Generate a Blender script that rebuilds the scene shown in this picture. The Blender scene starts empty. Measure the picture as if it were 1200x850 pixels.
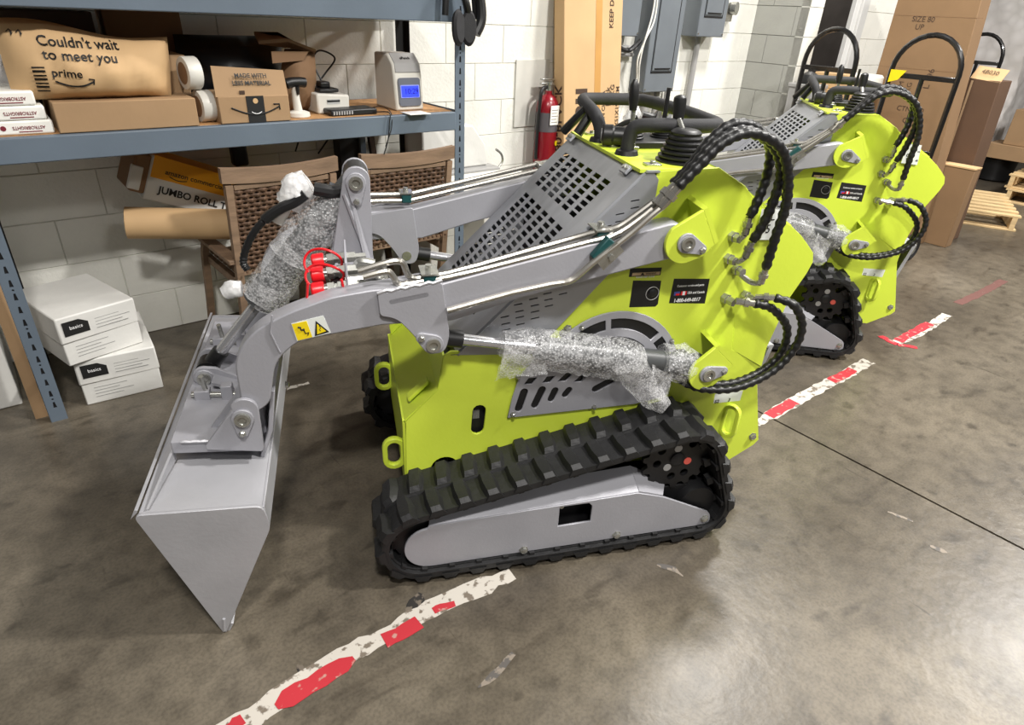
import bpy, bmesh, math, random
from mathutils import Matrix, Vector
random.seed(7)
S = bpy.context.scene
COL = S.collection
PI = math.pi
# ------------------------------------------------------------------ camera
cd = bpy.data.cameras.new('camera'); cam = bpy.data.objects.new('camera', cd); COL.objects.link(cam)
cd.sensor_width = 36.0; cd.lens = 742.717 / 1200 * 36; cd.clip_start = 0.05; cd.clip_end = 60
cam.matrix_world = Matrix(((0.782979, 0.270735, -0.560041, 0), (-0.620345, 0.406409, -0.670823, 0), (0.045991, 0.872659, 0.486159, 1.50512), (0, 0, 0, 1)))
S.camera = cam
# ------------------------------------------------------------------ world, lights, exposure
S.view_settings.view_transform = 'Standard'; S.view_settings.look = 'None'; S.view_settings.gamma = 1.0
S.view_settings.use_curve_mapping = False; S.view_settings.exposure = 0.1
wd = bpy.data.worlds.new('World'); S.world = wd; wd.use_nodes = True
wd.node_tree.nodes['Background'].inputs[0].default_value = (1.0, 0.97, 0.93, 1)
wd.node_tree.nodes['Background'].inputs[1].default_value = 0.10
def lamp(name, loc, size, power, col=(1, .97, .93), target=None, sy=None):
    l = bpy.data.lights.new(name, 'AREA'); l.energy = power; l.color = col
    l.shape = 'RECTANGLE'; l.size = size; l.size_y = sy or size
    o = bpy.data.objects.new(name, l); COL.objects.link(o); o.location = loc
    if target: o.rotation_euler = (Vector(target) - Vector(loc)).to_track_quat('-Z', 'Y').to_euler()
    return o
lamp('ceiling_or_fill_light', (2.9, -0.7, 4.0), 0.36, 250)
lamp('ceiling_or_fill_light', (3.9, 1.8, 4.0), 0.4, 130)
lamp('ceiling_or_fill_light', (6.9, -0.2, 4.0), 0.5, 230)
lamp('ceiling_or_fill_light', (-0.3, -0.7, 4.0), 0.36, 150)
lamp('ceiling_or_fill_light', (1.3, -3.4, 4.0), 0.6, 70)  # added fill behind the camera for the bucket front, not a known fixture
lamp('doorway_fill_light', (6.3, 3.4, 2.55), 0.3, 9)  # added fill to brighten the doorway interior; no lamp is visible there

# ------------------------------------------------------------------ materials
def mat(name, col, rough=.5, metal=0, var=.08, scale=6, bump=0, bscale=60, spec=.5, col2=None, detail=4, stretch=None, rvar=0, coat=0):
    m = bpy.data.materials.new(name); m.use_nodes = True
    nt = m.node_tree; N = nt.nodes; L = nt.links; b = N['Principled BSDF']
    b.inputs['Roughness'].default_value = rough; b.inputs['Metallic'].default_value = metal
    b.inputs['Specular IOR Level'].default_value = spec; b.inputs['Coat Weight'].default_value = coat
    tc = N.new('ShaderNodeTexCoord'); src = tc.outputs['Object']
    if stretch:
        mp = N.new('ShaderNodeMapping'); mp.inputs['Scale'].default_value = stretch; L.new(src, mp.inputs[0]); src = mp.outputs[0]
    n = N.new('ShaderNodeTexNoise'); n.inputs['Scale'].default_value = scale; n.inputs['Detail'].default_value = detail; L.new(src, n.inputs['Vector'])
    r = N.new('ShaderNodeValToRGB'); r.color_ramp.elements[0].position = .3; r.color_ramp.elements[1].position = .7
    a = [c * (1 - var) for c in col]; c2 = col2 or [min(1, c * (1 + var)) for c in col]
    r.color_ramp.elements[0].color = (*a, 1); r.color_ramp.elements[1].color = (*c2, 1)
    L.new(n.outputs['Fac'], r.inputs[0]); L.new(r.outputs[0], b.inputs['Base Color'])
    if rvar:
        mr = N.new('ShaderNodeMapRange'); mr.inputs[3].default_value = rough - rvar; mr.inputs[4].default_value = rough + rvar
        L.new(n.outputs['Fac'], mr.inputs[0]); L.new(mr.outputs[0], b.inputs['Roughness'])
    if bump:
        n2 = N.new('ShaderNodeTexNoise'); n2.inputs['Scale'].default_value = bscale; n2.inputs['Detail'].default_value = 3; L.new(src, n2.inputs['Vector'])
        bp = N.new('ShaderNodeBump'); bp.inputs['Strength'].default_value = bump; bp.inputs['Distance'].default_value = .01
        L.new(n2.outputs['Fac'], bp.inputs['Height']); L.new(bp.outputs[0], b.inputs['Normal'])
    return m
def emat(name, col, s):
    m = bpy.data.materials.new(name); m.use_nodes = True; b = m.node_tree.nodes['Principled BSDF']
    b.inputs['Base Color'].default_value = (*col, 1); b.inputs['Emission Color'].default_value = (*col, 1); b.inputs['Emission Strength'].default_value = s
    return m
def srgb(r, g, b):
    f = lambda c: (c / 255 / 12.92) if c / 255 < .04045 else ((c / 255 + .055) / 1.055) ** 2.4
    return (f(r), f(g), f(b))
LIME = mat('lime_paint', srgb(206, 224, 70), .42, var=.05, scale=3, bump=.04, bscale=90, coat=.15)
GRAY = mat('gray_paint', srgb(160, 160, 166), .42, metal=.15, var=.06, scale=5, bump=.05, bscale=120)
GRAY2 = mat('bucket_paint', srgb(172, 172, 176), .38, metal=.2, var=.10, scale=4, bump=.05, bscale=80, rvar=.1)
GALV = mat('brushed_sheet', srgb(163, 165, 170), .33, metal=.45, var=.12, scale=7, bump=.03, bscale=60, stretch=(1, 3, 1))
RUBBER = mat('track_rubber', srgb(27, 27, 28), .55, var=.35, scale=9, bump=.25, bscale=45)
BLACK = mat('black_plastic', srgb(24, 24, 25), .42, var=.2, scale=10)
FOAM = mat('black_foam', srgb(38, 38, 40), .75, var=.15, scale=30, bump=.1, bscale=200)
DARK = mat('dark_steel', srgb(20, 20, 22), .5, var=.3, scale=8)
CHROME = mat('chrome', srgb(206, 206, 209), .2, metal=.75, var=.04)
ZINC = mat('zinc_plate', srgb(178, 178, 172), .26, metal=.8, var=.15, scale=40)
PIPE = mat('pipe_steel', srgb(176, 173, 166), .24, metal=.85, var=.1, scale=20)
RED = mat('red_plastic', srgb(214, 24, 34), .35, var=.08)
TEAL = mat('teal_clamp', srgb(16, 72, 72), .5, var=.1)
WHITE = mat('white_sticker', srgb(226, 230, 224), .5, var=.03)
INK = mat('black_ink', srgb(22, 22, 22), .6, var=.1)
WINK = mat('white_ink', srgb(235, 235, 235), .5, var=.02)
CARD = mat('cardboard', srgb(160, 130, 96), .8, var=.06, scale=5, bump=.06, bscale=40)
CARDL = mat('kraft_light', srgb(198, 164, 120), .75, var=.06, scale=4, bump=.08, bscale=20)
CARDM = mat('cardboard_brown', srgb(132, 104, 74), .8, var=.07, scale=4, bump=.06, bscale=30)
CARDN = mat('shaded_cardboard', srgb(90, 66, 48), .8, var=.08, scale=4, bump=.06, bscale=30)  # shade on the narrow carton is put into this base colour
CARDD = mat('cardboard_dark', srgb(128, 98, 70), .8, var=.07, scale=4, bump=.06, bscale=30)
KINK = mat('carton_print', srgb(70, 52, 40), .8, var=.1)
TAPEK = mat('packing_tape', srgb(190, 144, 84), .3, var=.06)
RACK = mat('rack_paint', srgb(98, 110, 122), .45, var=.07, scale=4, bump=.04, bscale=60)
DECK = mat('particle_board', srgb(178, 134, 88), .75, var=.22, scale=40, bump=.2, bscale=120)
BLKW = mat('painted_block', srgb(228, 227, 219), .6, var=.05, scale=5, bump=.22, bscale=70)
BLK_SHADE = mat('shaded_block', srgb(158, 158, 152), .65, var=.05, scale=6, bump=.22, bscale=70)  # white block with the unlit return wall's shade put into its colour
MORT = mat('mortar_white', srgb(200, 199, 191), .8, var=.05)
PANEL = mat('panel_gray', srgb(108, 114, 120), .42, var=.06, scale=6)
WOOD = mat('teak', srgb(134, 110, 88), .7, var=.22, scale=6, bump=.15, bscale=40, stretch=(1, 6, 6))
WICK = mat('wicker', srgb(96, 72, 54), .6, var=.35, scale=22)
PALLET = mat('pallet_wood', srgb(206, 178, 132), .8, var=.14, scale=6, bump=.1, bscale=40, stretch=(6, 1, 6))
BOXW = mat('white_carton', srgb(216, 215, 210), .55, var=.05, scale=6, bump=.25, bscale=14)
IVORY = mat('ivory_plastic', srgb(214, 211, 202), .4, var=.03)
GREYP = mat('grey_plastic', srgb(158, 157, 156), .35, var=.05)
SLATE = mat('slate_plastic', srgb(104, 108, 118), .4, var=.05)
EXT = mat('extinguisher_red', srgb(132, 14, 30), .3, var=.05, coat=.3)
PAPER = mat('paper', srgb(238, 236, 228), .7, var=.03)
ORANGE = mat('orange_print', srgb(240, 166, 20), .5, var=.04)
YELL = mat('yellow_label', srgb(240, 212, 20), .5, var=.03)
TRUCK = mat('black_gloss', srgb(20, 19, 19), .25, var=.15, coat=.4)
BROWN = mat('maroon_ink', srgb(120, 30, 44), .6, var=.1)
ALU = mat('door_frame_paint', srgb(206, 206, 204), .45, var=.04)
VOID = mat('dimmed_room', srgb(92, 86, 82), .9, var=.3, scale=3)  # low light beyond the doorway is put into this wall colour
def wrapmat(name, a0, a1, scale, tint=(.93, .93, .93)):
    m = bpy.data.materials.new(name); m.use_nodes = True; nt = m.node_tree; N = nt.nodes; L = nt.links
    b = N['Principled BSDF']; b.inputs['Base Color'].default_value = (*tint, 1); b.inputs['Roughness'].default_value = .16
    b.inputs['Specular IOR Level'].default_value = .9
    tr = N.new('ShaderNodeBsdfTransparent'); mx = N.new('ShaderNodeMixShader')
    tc = N.new('ShaderNodeTexCoord'); vo = N.new('ShaderNodeTexVoronoi'); vo.inputs['Scale'].default_value = scale
    L.new(tc.outputs['Object'], vo.inputs['Vector'])
    no = N.new('ShaderNodeTexNoise'); no.inputs['Scale'].default_value = scale * .35; no.inputs['Detail'].default_value = 4; L.new(tc.outputs['Object'], no.inputs['Vector'])
    ad = N.new('ShaderNodeMath'); ad.operation = 'MULTIPLY'; L.new(vo.outputs['Distance'], ad.inputs[0]); L.new(no.outputs['Fac'], ad.inputs[1])
    mr = N.new('ShaderNodeMapRange'); mr.inputs[1].default_value = .05; mr.inputs[2].default_value = .42; mr.inputs[3].default_value = a1; mr.inputs[4].default_value = a0
    L.new(ad.outputs[0], mr.inputs[0]); L.new(mr.outputs[0], mx.inputs[0]); L.new(tr.outputs[0], mx.inputs[1]); L.new(b.outputs[0], mx.inputs[2])
    bp = N.new('ShaderNodeBump'); bp.inputs['Strength'].default_value = 1; bp.inputs['Distance'].default_value = .004
    L.new(ad.outputs[0], bp.inputs['Height']); L.new(bp.outputs[0], b.inputs['Normal'])
    L.new(mx.outputs[0], N['Material Output'].inputs[0])
    return m
BUBBLE = wrapmat('bubble_wrap', .08, .40, 150, (.95, .95, .96))
BARREL = mat('barrel_paint', srgb(72, 74, 75), .4)
FILM = wrapmat('stretch_film', .6, .85, 9, (.96, .93, .91))
CLEAR = wrapmat('clear_bag', .15, .5, 18)
def floor_mat():
    m = bpy.data.materials.new('sealed_concrete'); m.use_nodes = True; nt = m.node_tree; N = nt.nodes; L = nt.links; b = N['Principled BSDF']
    tc = N.new('ShaderNodeTexCoord')
    def noise(s, d=5, dist=0, st=None):
        n = N.new('ShaderNodeTexNoise'); n.inputs['Scale'].default_value = s; n.inputs['Detail'].default_value = d; n.inputs['Distortion'].default_value = dist
        if st:
            mp = N.new('ShaderNodeMapping'); mp.inputs['Scale'].default_value = st; mp.inputs['Rotation'].default_value = (0, 0, .6); L.new(tc.outputs['Object'], mp.inputs[0]); L.new(mp.outputs[0], n.inputs['Vector'])
        else: L.new(tc.outputs['Object'], n.inputs['Vector'])
        return n.outputs['Fac']
    def ramp(f, stops):
        r = N.new('ShaderNodeValToRGB'); e = r.color_ramp.elements
        while len(e) < len(stops): e.new(.5)
        for k, (p, c) in enumerate(stops): e[k].position = p; e[k].color = (*c, 1)
        L.new(f, r.inputs[0]); return r.outputs[0]
    def mix(f, a, c, mode='MIX'):
        x = N.new('ShaderNodeMix'); x.data_type = 'RGBA'; x.blend_type = mode
        if isinstance(f, float): x.inputs[0].default_value = f
        else: L.new(f, x.inputs[0])
        L.new(a, x.inputs[6]); L.new(c, x.inputs[7]); return x.outputs[2]
    base = ramp(noise(1.1, 8, .4), [(.3, srgb(74, 67, 57)), (.52, srgb(101, 93, 80)), (.74, srgb(130, 121, 106))])
    fine = ramp(noise(14, 10), [(.3, (.6, .6, .6)), (.58, (1, 1, 1))])
    c = mix(.8, base, fine, 'MULTIPLY')
    grit = ramp(noise(110, 5), [(.35, (.62, .62, .62)), (.58, (1, 1, 1))])
    c = mix(.6, c, grit, 'MULTIPLY')
    st = ramp(noise(3.2, 7, .8, (1, 2.2, 1)), [(.58, (1, 1, 1)), (.70, (.5, .48, .46))])
    c = mix(.75, c, st, 'MULTIPLY')
    sp = ramp(noise(7, 10, .2, (1, 1.6, 1)), [(.60, (1, 1, 1)), (.74, (.35, .34, .33))])
    c = mix(.8, c, sp, 'MULTIPLY')
    sc = ramp(noise(30, 3, .3, (1, .10, 1)), [(.70, (1, 1, 1)), (.76, (.45, .44, .42))])
    c = mix(.8, c, sc, 'MULTIPLY')
    L.new(c, b.inputs['Base Color'])
    mr = N.new('ShaderNodeMapRange'); mr.inputs[3].default_value = .24; mr.inputs[4].default_value = .46; L.new(noise(2.4, 6), mr.inputs[0]); L.new(mr.outputs[0], b.inputs['Roughness'])
    bp = N.new('ShaderNodeBump'); bp.inputs['Strength'].default_value = .12; bp.inputs['Distance'].default_value = .01; L.new(noise(30, 6), bp.inputs['Height']); L.new(bp.outputs[0], b.inputs['Normal'])
    return m
CONC = floor_mat()
def wornmat(name, c1, c2, thr):
    m = mat(name, c1, .6); nt = m.node_tree; r = [n for n in nt.nodes if n.type == 'VALTORGB'][0]; n = [n for n in nt.nodes if n.type == 'TEX_NOISE'][0]
    n.inputs['Scale'].default_value = 34; n.inputs['Detail'].default_value = 8
    r.color_ramp.elements[0].color = (*c2, 1); r.color_ramp.elements[1].color = (*c1, 1)
    r.color_ramp.elements[0].position = thr - .03; r.color_ramp.elements[1].position = thr + .03
    return m
TWHITE = wornmat('worn_white_tape', srgb(190, 184, 174), srgb(112, 102, 90), .43)
TRED = wornmat('worn_red_tape', srgb(176, 40, 50), srgb(176, 132, 122), .38)
TDARK = wornmat('dirty_red_tape', srgb(104, 70, 64), srgb(124, 108, 98), .3)

# ------------------------------------------------------------------ mesh helpers
class MB:
    def __init__(s): s.v = []; s.f = []
    def add(s, v, f):
        o = len(s.v); s.v += [tuple(p) for p in v]; s.f += [tuple(i + o for i in q) for q in f]; return s
    def box(s, a, b, M=None):
        v = [Vector((x, y, z)) for x in (a[0], b[0]) for y in (a[1], b[1]) for z in (a[2], b[2])]
        if M is not None: v = [M @ p for p in v]
        return s.add(v, [(0, 1, 3, 2), (4, 6, 7, 5), (0, 4, 5, 1), (2, 3, 7, 6), (0, 2, 6, 4), (1, 5, 7, 3)])
    def hexa(s, v8):   # bottom 4 then top 4
        return s.add(v8, [(3, 2, 1, 0), (4, 5, 6, 7), (0, 1, 5, 4), (1, 2, 6, 5), (2, 3, 7, 6), (3, 0, 4, 7)])
    def prism(s, P, d):   # planar loop P (3D) extruded by vector d
        n = len(P); d = Vector(d); A = [Vector(p) for p in P]; B = [p + d for p in A]
        return s.add(A + B, [tuple(range(n))[::-1], tuple(range(n, 2 * n))] + [(i, (i + 1) % n, n + (i + 1) % n, n + i) for i in range(n)])
    def xz(s, P, y0, y1): return s.prism([(x, y0, z) for x, z in P], (0, y1 - y0, 0))
    def yz(s, P, x0, x1): return s.prism([(x0, y, z) for y, z in P], (x1 - x0, 0, 0))
    def xy(s, P, z0, z1): return s.prism([(x, y, z0) for x, y in P], (0, 0, z1 - z0))
    def tube(s, P, r, n=10, closed=False, cap=True, flat=None):
        P = [Vector(p) for p in P]; m = len(P); R = r if isinstance(r, (list, tuple)) else [r] * m
        T = []
        for i in range(m):
            a = P[(i - 1) % m] if (closed or i > 0) else P[i]; b = P[(i + 1) % m] if (closed or i < m - 1) else P[i]
            T.append((b - a).normalized())
        u = T[0].orthogonal().normalized(); V = []
        for i in range(m):
            if i:
                q = T[i - 1].rotation_difference(T[i]); u = (q @ u)
            u = (u - T[i] * u.dot(T[i])).normalized(); w = T[i].cross(u)
            for k in range(n):
                a = 2 * PI * k / n; V.append(P[i] + (u * math.cos(a) + w * math.sin(a)) * R[i])
        F = [(i * n + k, i * n + (k + 1) % n, ((i + 1) % m) * n + (k + 1) % n, ((i + 1) % m) * n + k) for i in range(m if closed else m - 1) for k in range(n)]
        if cap and not closed: F += [tuple(range(n))[::-1], tuple(range((m - 1) * n, m * n))]
        return s.add(V, F)
    def cyl(s, a, b, r, r2=None, n=14): return s.tube([a, b], [r, r if r2 is None else r2], n)
    def lathe(s, prof, o, ax, n=18):   # prof (radius, height)
        o = Vector(o); ax = Vector(ax).normalized(); return s.tube2([(o + ax * h, r) for r, h in prof], ax, n)
    def tube2(s, L, ax, n):
        u = ax.orthogonal().normalized(); w = ax.cross(u); V = []; m = len(L)
        for p, r in L:
            for k in range(n):
                a = 2 * PI * k / n; V.append(p + (u * math.cos(a) + w * math.sin(a)) * r)
        F = [(i * n + k, i * n + (k + 1) % n, (i + 1) * n + (k + 1) % n, (i + 1) * n + k) for i in range(m - 1) for k in range(n)] + [tuple(range(n))[::-1], tuple(range((m - 1) * n, m * n))]
        return s.add(V, F)
    def build(s, name, m, parent=None, label=None, bevel=0, smooth=True, ang=35):
        me = bpy.data.meshes.new(name); me.from_pydata(s.v, [], s.f); me.validate()
        bm = bmesh.new(); bm.from_mesh(me); bmesh.ops.recalc_face_normals(bm, faces=bm.faces); bm.to_mesh(me); bm.free()
        return link(name, me, m, parent, label, bevel, smooth, ang)
def link(name, me, m, parent=None, label=None, bevel=0, smooth=True, ang=35):
    me.materials.clear(); me.materials.append(m)
    if smooth:
        me.polygons.foreach_set('use_smooth', [True] * len(me.polygons)); me.set_sharp_from_angle(angle=math.radians(ang))
    o = bpy.data.objects.new(name, me); COL.objects.link(o)
    if parent: o.parent = parent
    if label: o['label'] = label
    if bevel:
        b = o.modifiers.new('Bevel', 'BEVEL'); b.width = bevel; b.segments = 2; b.limit_method = 'ANGLE'; b.angle_limit = math.radians(40)
    return o
def inst(o, loc=(0, 0, 0), rot=(0, 0, 0), parent=None, scale=None):
    c = o.copy(); COL.objects.link(c); c.location = loc; c.rotation_euler = rot
    if scale: c.scale = scale
    if parent: c.parent = parent
    return c
XZ = lambda y: Matrix(((1, 0, 0, 0), (0, 0, -1, y), (0, 1, 0, 0), (0, 0, 0, 1)))       # local XY -> world XZ, facing -Y
def frame(o, ux, uy):
    ux = Vector(ux).normalized(); uy = Vector(uy); uy = (uy - ux * uy.dot(ux)).normalized(); uz = ux.cross(uy)
    return Matrix(((ux.x, uy.x, uz.x, o[0]), (ux.y, uy.y, uz.y, o[1]), (ux.z, uy.z, uz.z, o[2]), (0, 0, 0, 1)))
def cut(name, poly, holes, t, M, m, parent=None, label=None, bev=0, sm=False):
    c = bpy.data.curves.new(name, 'CURVE'); c.dimensions = '2D'; c.fill_mode = 'BOTH'; c.extrude = t / 2; c.bevel_depth = bev; c.offset = -bev; c.bevel_resolution = 0
    for q in [poly] + list(holes):
        sp = c.splines.new('POLY'); sp.points.add(len(q) - 1); sp.use_cyclic_u = True
        for k, (x, y) in enumerate(q): sp.points[k].co = (x, y, 0, 1)
    ob = bpy.data.objects.new('tmp', c); me = bpy.data.meshes.new_from_object(ob); bpy.data.objects.remove(ob); bpy.data.curves.remove(c)
    me.name = name; me.transform(M); 
    return link(name, me, m, parent, label, 0, sm)
def text(s, size, M, m, parent=None, name='lettering', ax='CENTER', sx=1, bold=0, depth=.0004, mirror=False):
    c = bpy.data.curves.new(name, 'FONT'); c.body = s; c.size = size; c.align_x = ax; c.align_y = 'CENTER'; c.extrude = depth; c.offset = bold * size; c.resolution_u = 3
    ob = bpy.data.objects.new('tmp', c); me = bpy.data.meshes.new_from_object(ob); bpy.data.objects.remove(ob); bpy.data.curves.remove(c)
    me.transform(M @ Matrix.Diagonal((sx, 1, 1, 1))); me.name = name
    return link(name, me, m, parent, None, 0, False)
def arc(cx, cz, r, a0, a1, n=10):
    return [(cx + r * math.cos(math.radians(a0 + (a1 - a0) * i / n)), cz + r * math.sin(math.radians(a0 + (a1 - a0) * i / n))) for i in range(n + 1)]
def circ(cx, cz, r, n=16): return arc(cx, cz, r, 0, 360 - 360 / n, n - 1)
def slot(a, b, r, n=6):
    d = math.degrees(math.atan2(b[1] - a[1], b[0] - a[0])); return arc(b[0], b[1], r, d - 90, d + 90, n) + arc(a[0], a[1], r, d + 90, d + 270, n)
def rnd(P):   # rounded polygon: (x, z, r)
    out = []; n = len(P)
    for i in range(n):
        p = Vector(P[i][:2]); r = P[i][2] if len(P[i]) > 2 else 0
        if not r: out.append(tuple(p)); continue
        a = (Vector(P[i - 1][:2]) - p); b = (Vector(P[(i + 1) % n][:2]) - p); r = min(r, a.length * .49, b.length * .49)
        a = p + a.normalized() * r; b = p + b.normalized() * r
        for k in range(6):
            t = k / 5; out.append(tuple(a * (1 - t) ** 2 + p * 2 * t * (1 - t) + b * t * t))
    return out
def smoothpath(P, n=8):
    P = [Vector(p) for p in P]; out = []
    for i in range(len(P) - 1):
        a = P[max(i - 1, 0)]; b = P[i]; c = P[i + 1]; d = P[min(i + 2, len(P) - 1)]
        for k in range(n):
            t = k / n; out.append(.5 * ((2 * b) + (c - a) * t + (2 * a - 5 * b + 4 * c - d) * t * t + (3 * b - 3 * c + d - a) * t ** 3))
    return out + [P[-1]]
def resample(P, step):
    P = [Vector(p) for p in P]; out = [P[0]]; acc = 0
    for a, b in zip(P, P[1:]):
        L = (b - a).length; t = step - acc
        while t <= L: out.append(a.lerp(b, t / L)); t += step
        acc = (acc + L) % step
    return out
def thing(name, label, cat, loc=(0, 0, 0), rz=0, group=None):
    o = bpy.data.objects.new(name, None); o.empty_display_size = .1; COL.objects.link(o); o.location = loc; o.rotation_euler = (0, 0, rz)
    return tag(o, label, cat, group)
def tag(o, label, cat, group=None):
    o['label'] = label; o['category'] = cat
    if group: o['group'] = group
    return o
def struct(o): o['kind'] = 'structure'; return o
def copy_tree(o, loc, rz):
    c = o.copy(); COL.objects.link(c); c.location = loc; c.rotation_euler = (0, 0, rz)
    for ch in o.children:
        d = ch.copy(); COL.objects.link(d); d.parent = c
        for g in ch.children:
            e = g.copy(); COL.objects.link(e); e.parent = d
    return c
def lump(P, R, amp, seed, n=16, step=.02):   # a crumpled sleeve following a path
    P = [Vector(p) for p in P]; rr = random.Random(seed); Q = []; RR = []
    tot = 0; cum = [0]
    for a, b in zip(P, P[1:]): tot += (b - a).length; cum.append(tot)
    m = max(4, int(tot / step))
    for i in range(m + 1):
        d = tot * i / m; k = 0
        while k < len(P) - 2 and cum[k + 1] < d: k += 1
        t = (d - cum[k]) / (cum[k + 1] - cum[k]); Q.append(P[k].lerp(P[k + 1], t)); RR.append(R[k] * (1 - t) + R[k + 1] * t)
    b = MB().tube(Q, RR, n)
    for i in range(len(b.v)):
        p = Vector(b.v[i]); c = Q[min(i // n, m)]; d = p - c
        f = 1 + amp * (rr.random() - .5) * 2 * .6 + amp * math.sin(i % n * 2 + i // n * .9) * .5
        b.v[i] = tuple(c + d * f)
    return b
def puff(a, b, amp, nx, nz, seed):   # a soft-sided bag standing on XZ, thickness in Y
    rr = random.Random(seed); m = MB(); V = []; 
    for sgn in (-1, 1):
        for j in range(nz + 1):
            for i in range(nx + 1):
                u = i / nx; v = j / nz; e = (math.sin(PI * u) * math.sin(PI * v)) ** .45
                y = (a[1] + b[1]) / 2 + sgn * ((b[1] - a[1]) / 2 * e) + rr.uniform(-amp, amp) * e
                x = a[0] + (b[0] - a[0]) * u; z = a[2] + (b[2] - a[2]) * v
                V.append((x, y, z))
    F = []; W = nx + 1; H = W * (nz + 1)
    for j in range(nz):
        for i in range(nx):
            q = (j * W + i, j * W + i + 1, (j + 1) * W + i + 1, (j + 1) * W + i); F.append(q); F.append(tuple(k + H for k in q[::-1]))
    E = [i for i in range(W)] + [j * W + nx for j in range(1, nz + 1)] + [nz * W + i for i in range(nx - 1, -1, -1)] + [j * W for j in range(nz - 1, 0, -1)]
    for p, q in zip(E, E[1:] + E[:1]): F.append((q, p, p + H, q + H))
    return m.add(V, F)

# ------------------------------------------------------------------ floor
fl = struct(MB().box((-3, -6, -.12), (16, 7, -.012)).build('floor', MORT)); fl.data.materials[0] = mat('joint_dirt', srgb(40, 36, 32), .9)
for x0, x1 in ((-3, 2.365), (2.376, 16)):
    MB().box((x0, -6, -.011), (x1, 7, 0)).build('slab', CONC, fl)
# ------------------------------------------------------------------ walls of painted block
def blockmesh(w, h, m):
    b = MB(); g = .0012; c = .0022; d = .006
    V = [(g, 0, g), (w - g, 0, g), (w - g, 0, h - g), (g, 0, h - g), (g + c, -d, g + c), (w - g - c, -d, g + c), (w - g - c, -d, h - g - c), (g + c, -d, h - g - c)]
    b.add(V, [(0, 1, 5, 4), (1, 2, 6, 5), (2, 3, 7, 6), (3, 0, 4, 7), (4, 5, 6, 7)])
    o = b.build('block', m, smooth=False); me = o.data; bpy.data.objects.remove(o); return me
BM = {}
def blocks(wall, o, ux, length, z1, m, phase=0, skip=None):
    """courses of blocks along ux from o, outer face at local -Y"""
    ux = Vector(ux); rot = math.atan2(ux.y, ux.x); k = 0; z = 0
    while z < z1 - .01:
        x = -((phase + (k % 2) * .2032) % .4064)
        while x < length - .005:
            a = max(x, 0); e = min(x + .4064, length); w = round(e - a, 3)
            if w > .02 and not (skip and skip(a, e, z)):
                key = (w, m.name)
                if key not in BM: BM[key] = blockmesh(w, .2032, m)
                ob = bpy.data.objects.new('block', BM[key]); COL.objects.link(ob); ob.parent = wall
                p = Vector(o) + ux * a; ob.location = (p.x, p.y, z); ob.rotation_euler = (0, 0, rot)
            x += .4064
        z += .2032; k += 1
wb = struct(MB().box((-3, 3.346, 0), (5.147, 3.5, 3.2)).build('wall_back', MORT))
blocks(wb, (-.9, 3.346, 0), (1, 0, 0), 6.047, 2.3, BLKW, phase=.98 % .4064)
wr = struct(MB().box((5.153, 2.894, 0), (5.26, 3.346, 3.2)).build('wall_return', mat('shaded_mortar', srgb(138, 138, 133), .8)))  # mortar tone also carries the shade of this unlit side
blocks(wr, (5.153, 3.346, 0), (0, -1, 0), .458, 2.3, BLK_SHADE, phase=.26)
# jogged wall with the doorway
wj = struct(MB().box((5.147, 2.894, 0), (5.345, 2.96, 3.2)).box((6.06, 2.894, 0), (6.9, 2.96, 3.2)).box((5.345, 2.894, 2.15), (6.06, 2.96, 3.2)).build('wall_jog', MORT))
blocks(wj, (5.147, 2.894, 0), (1, 0, 0), .198, 2.1, BLKW)
blocks(wj, (6.06, 2.894, 0), (1, 0, 0), .84, 2.1, BLKW, phase=.28)
dr = struct(MB().box((5.345, 2.93, 0), (5.36, 2.96, 2.15)).box((5.87, 2.905, 0), (5.95, 2.945, 2.15)).box((5.95, 2.884, 0), (6.06, 2.935, 2.15)).build('door_1', ALU, bevel=.004))
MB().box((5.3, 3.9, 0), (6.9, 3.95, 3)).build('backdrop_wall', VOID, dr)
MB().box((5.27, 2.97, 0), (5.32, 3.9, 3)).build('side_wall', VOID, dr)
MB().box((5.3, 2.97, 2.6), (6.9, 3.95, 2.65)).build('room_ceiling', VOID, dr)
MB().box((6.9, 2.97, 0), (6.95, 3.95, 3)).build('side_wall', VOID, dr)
wf = struct(MB().box((14, -6, 0), (14.2, 7, 3)).build('wall_far', mat('far_wall', srgb(120, 118, 112), .8)))

# ------------------------------------------------------------------ floor tape
def ribbon(name, P, w, m, parent=None, jit=.005, z=.0012, seed=1):
    rr = random.Random(seed); P = [Vector((p[0], p[1], 0)) for p in P]; Q = resample(P, min(.03, sum((b - a).length for a, b in zip(P, P[1:])) / 5.01)); L = []; Rr = []
    for i, p in enumerate(Q):
        t = (Q[min(i + 1, len(Q) - 1)] - Q[max(i - 1, 0)]).normalized(); n = Vector((-t.y, t.x, 0)); ww = w(i / (len(Q) - 1)) if callable(w) else w
        L.append(p + n * (ww / 2 + rr.uniform(-jit, jit))); Rr.append(p - n * (ww / 2 + rr.uniform(-jit, jit)))
    b = MB(); n = len(Q)
    for q in L + Rr: b.v.append((q.x, q.y, z))
    for q in L + Rr: b.v.append((q.x, q.y, z - .001))
    b.f = [(i, n + i, n + i + 1, i + 1) for i in range(n - 1)] + [(i, i + 1, 2 * n + i + 1, 2 * n + i) for i in range(n - 1)] + [(n + i + 1, n + i, 3 * n + i, 3 * n + i + 1) for i in range(n - 1)]
    return b.build(name, m, parent)
G = 'worn floor marking tape'
t1 = ribbon('floor_tape', [(0.044, 1.059), (0.142, 1.057), (0.253, 1.071), (0.370, 1.076), (0.480, 1.072), (0.627, 1.071), (0.739, 1.064), (0.849, 1.043), (0.926, 1.032)], lambda t: .062 - .02 * (abs(t - .52) < .05) - .02 * (t > .93), TWHITE, seed=3)
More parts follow.
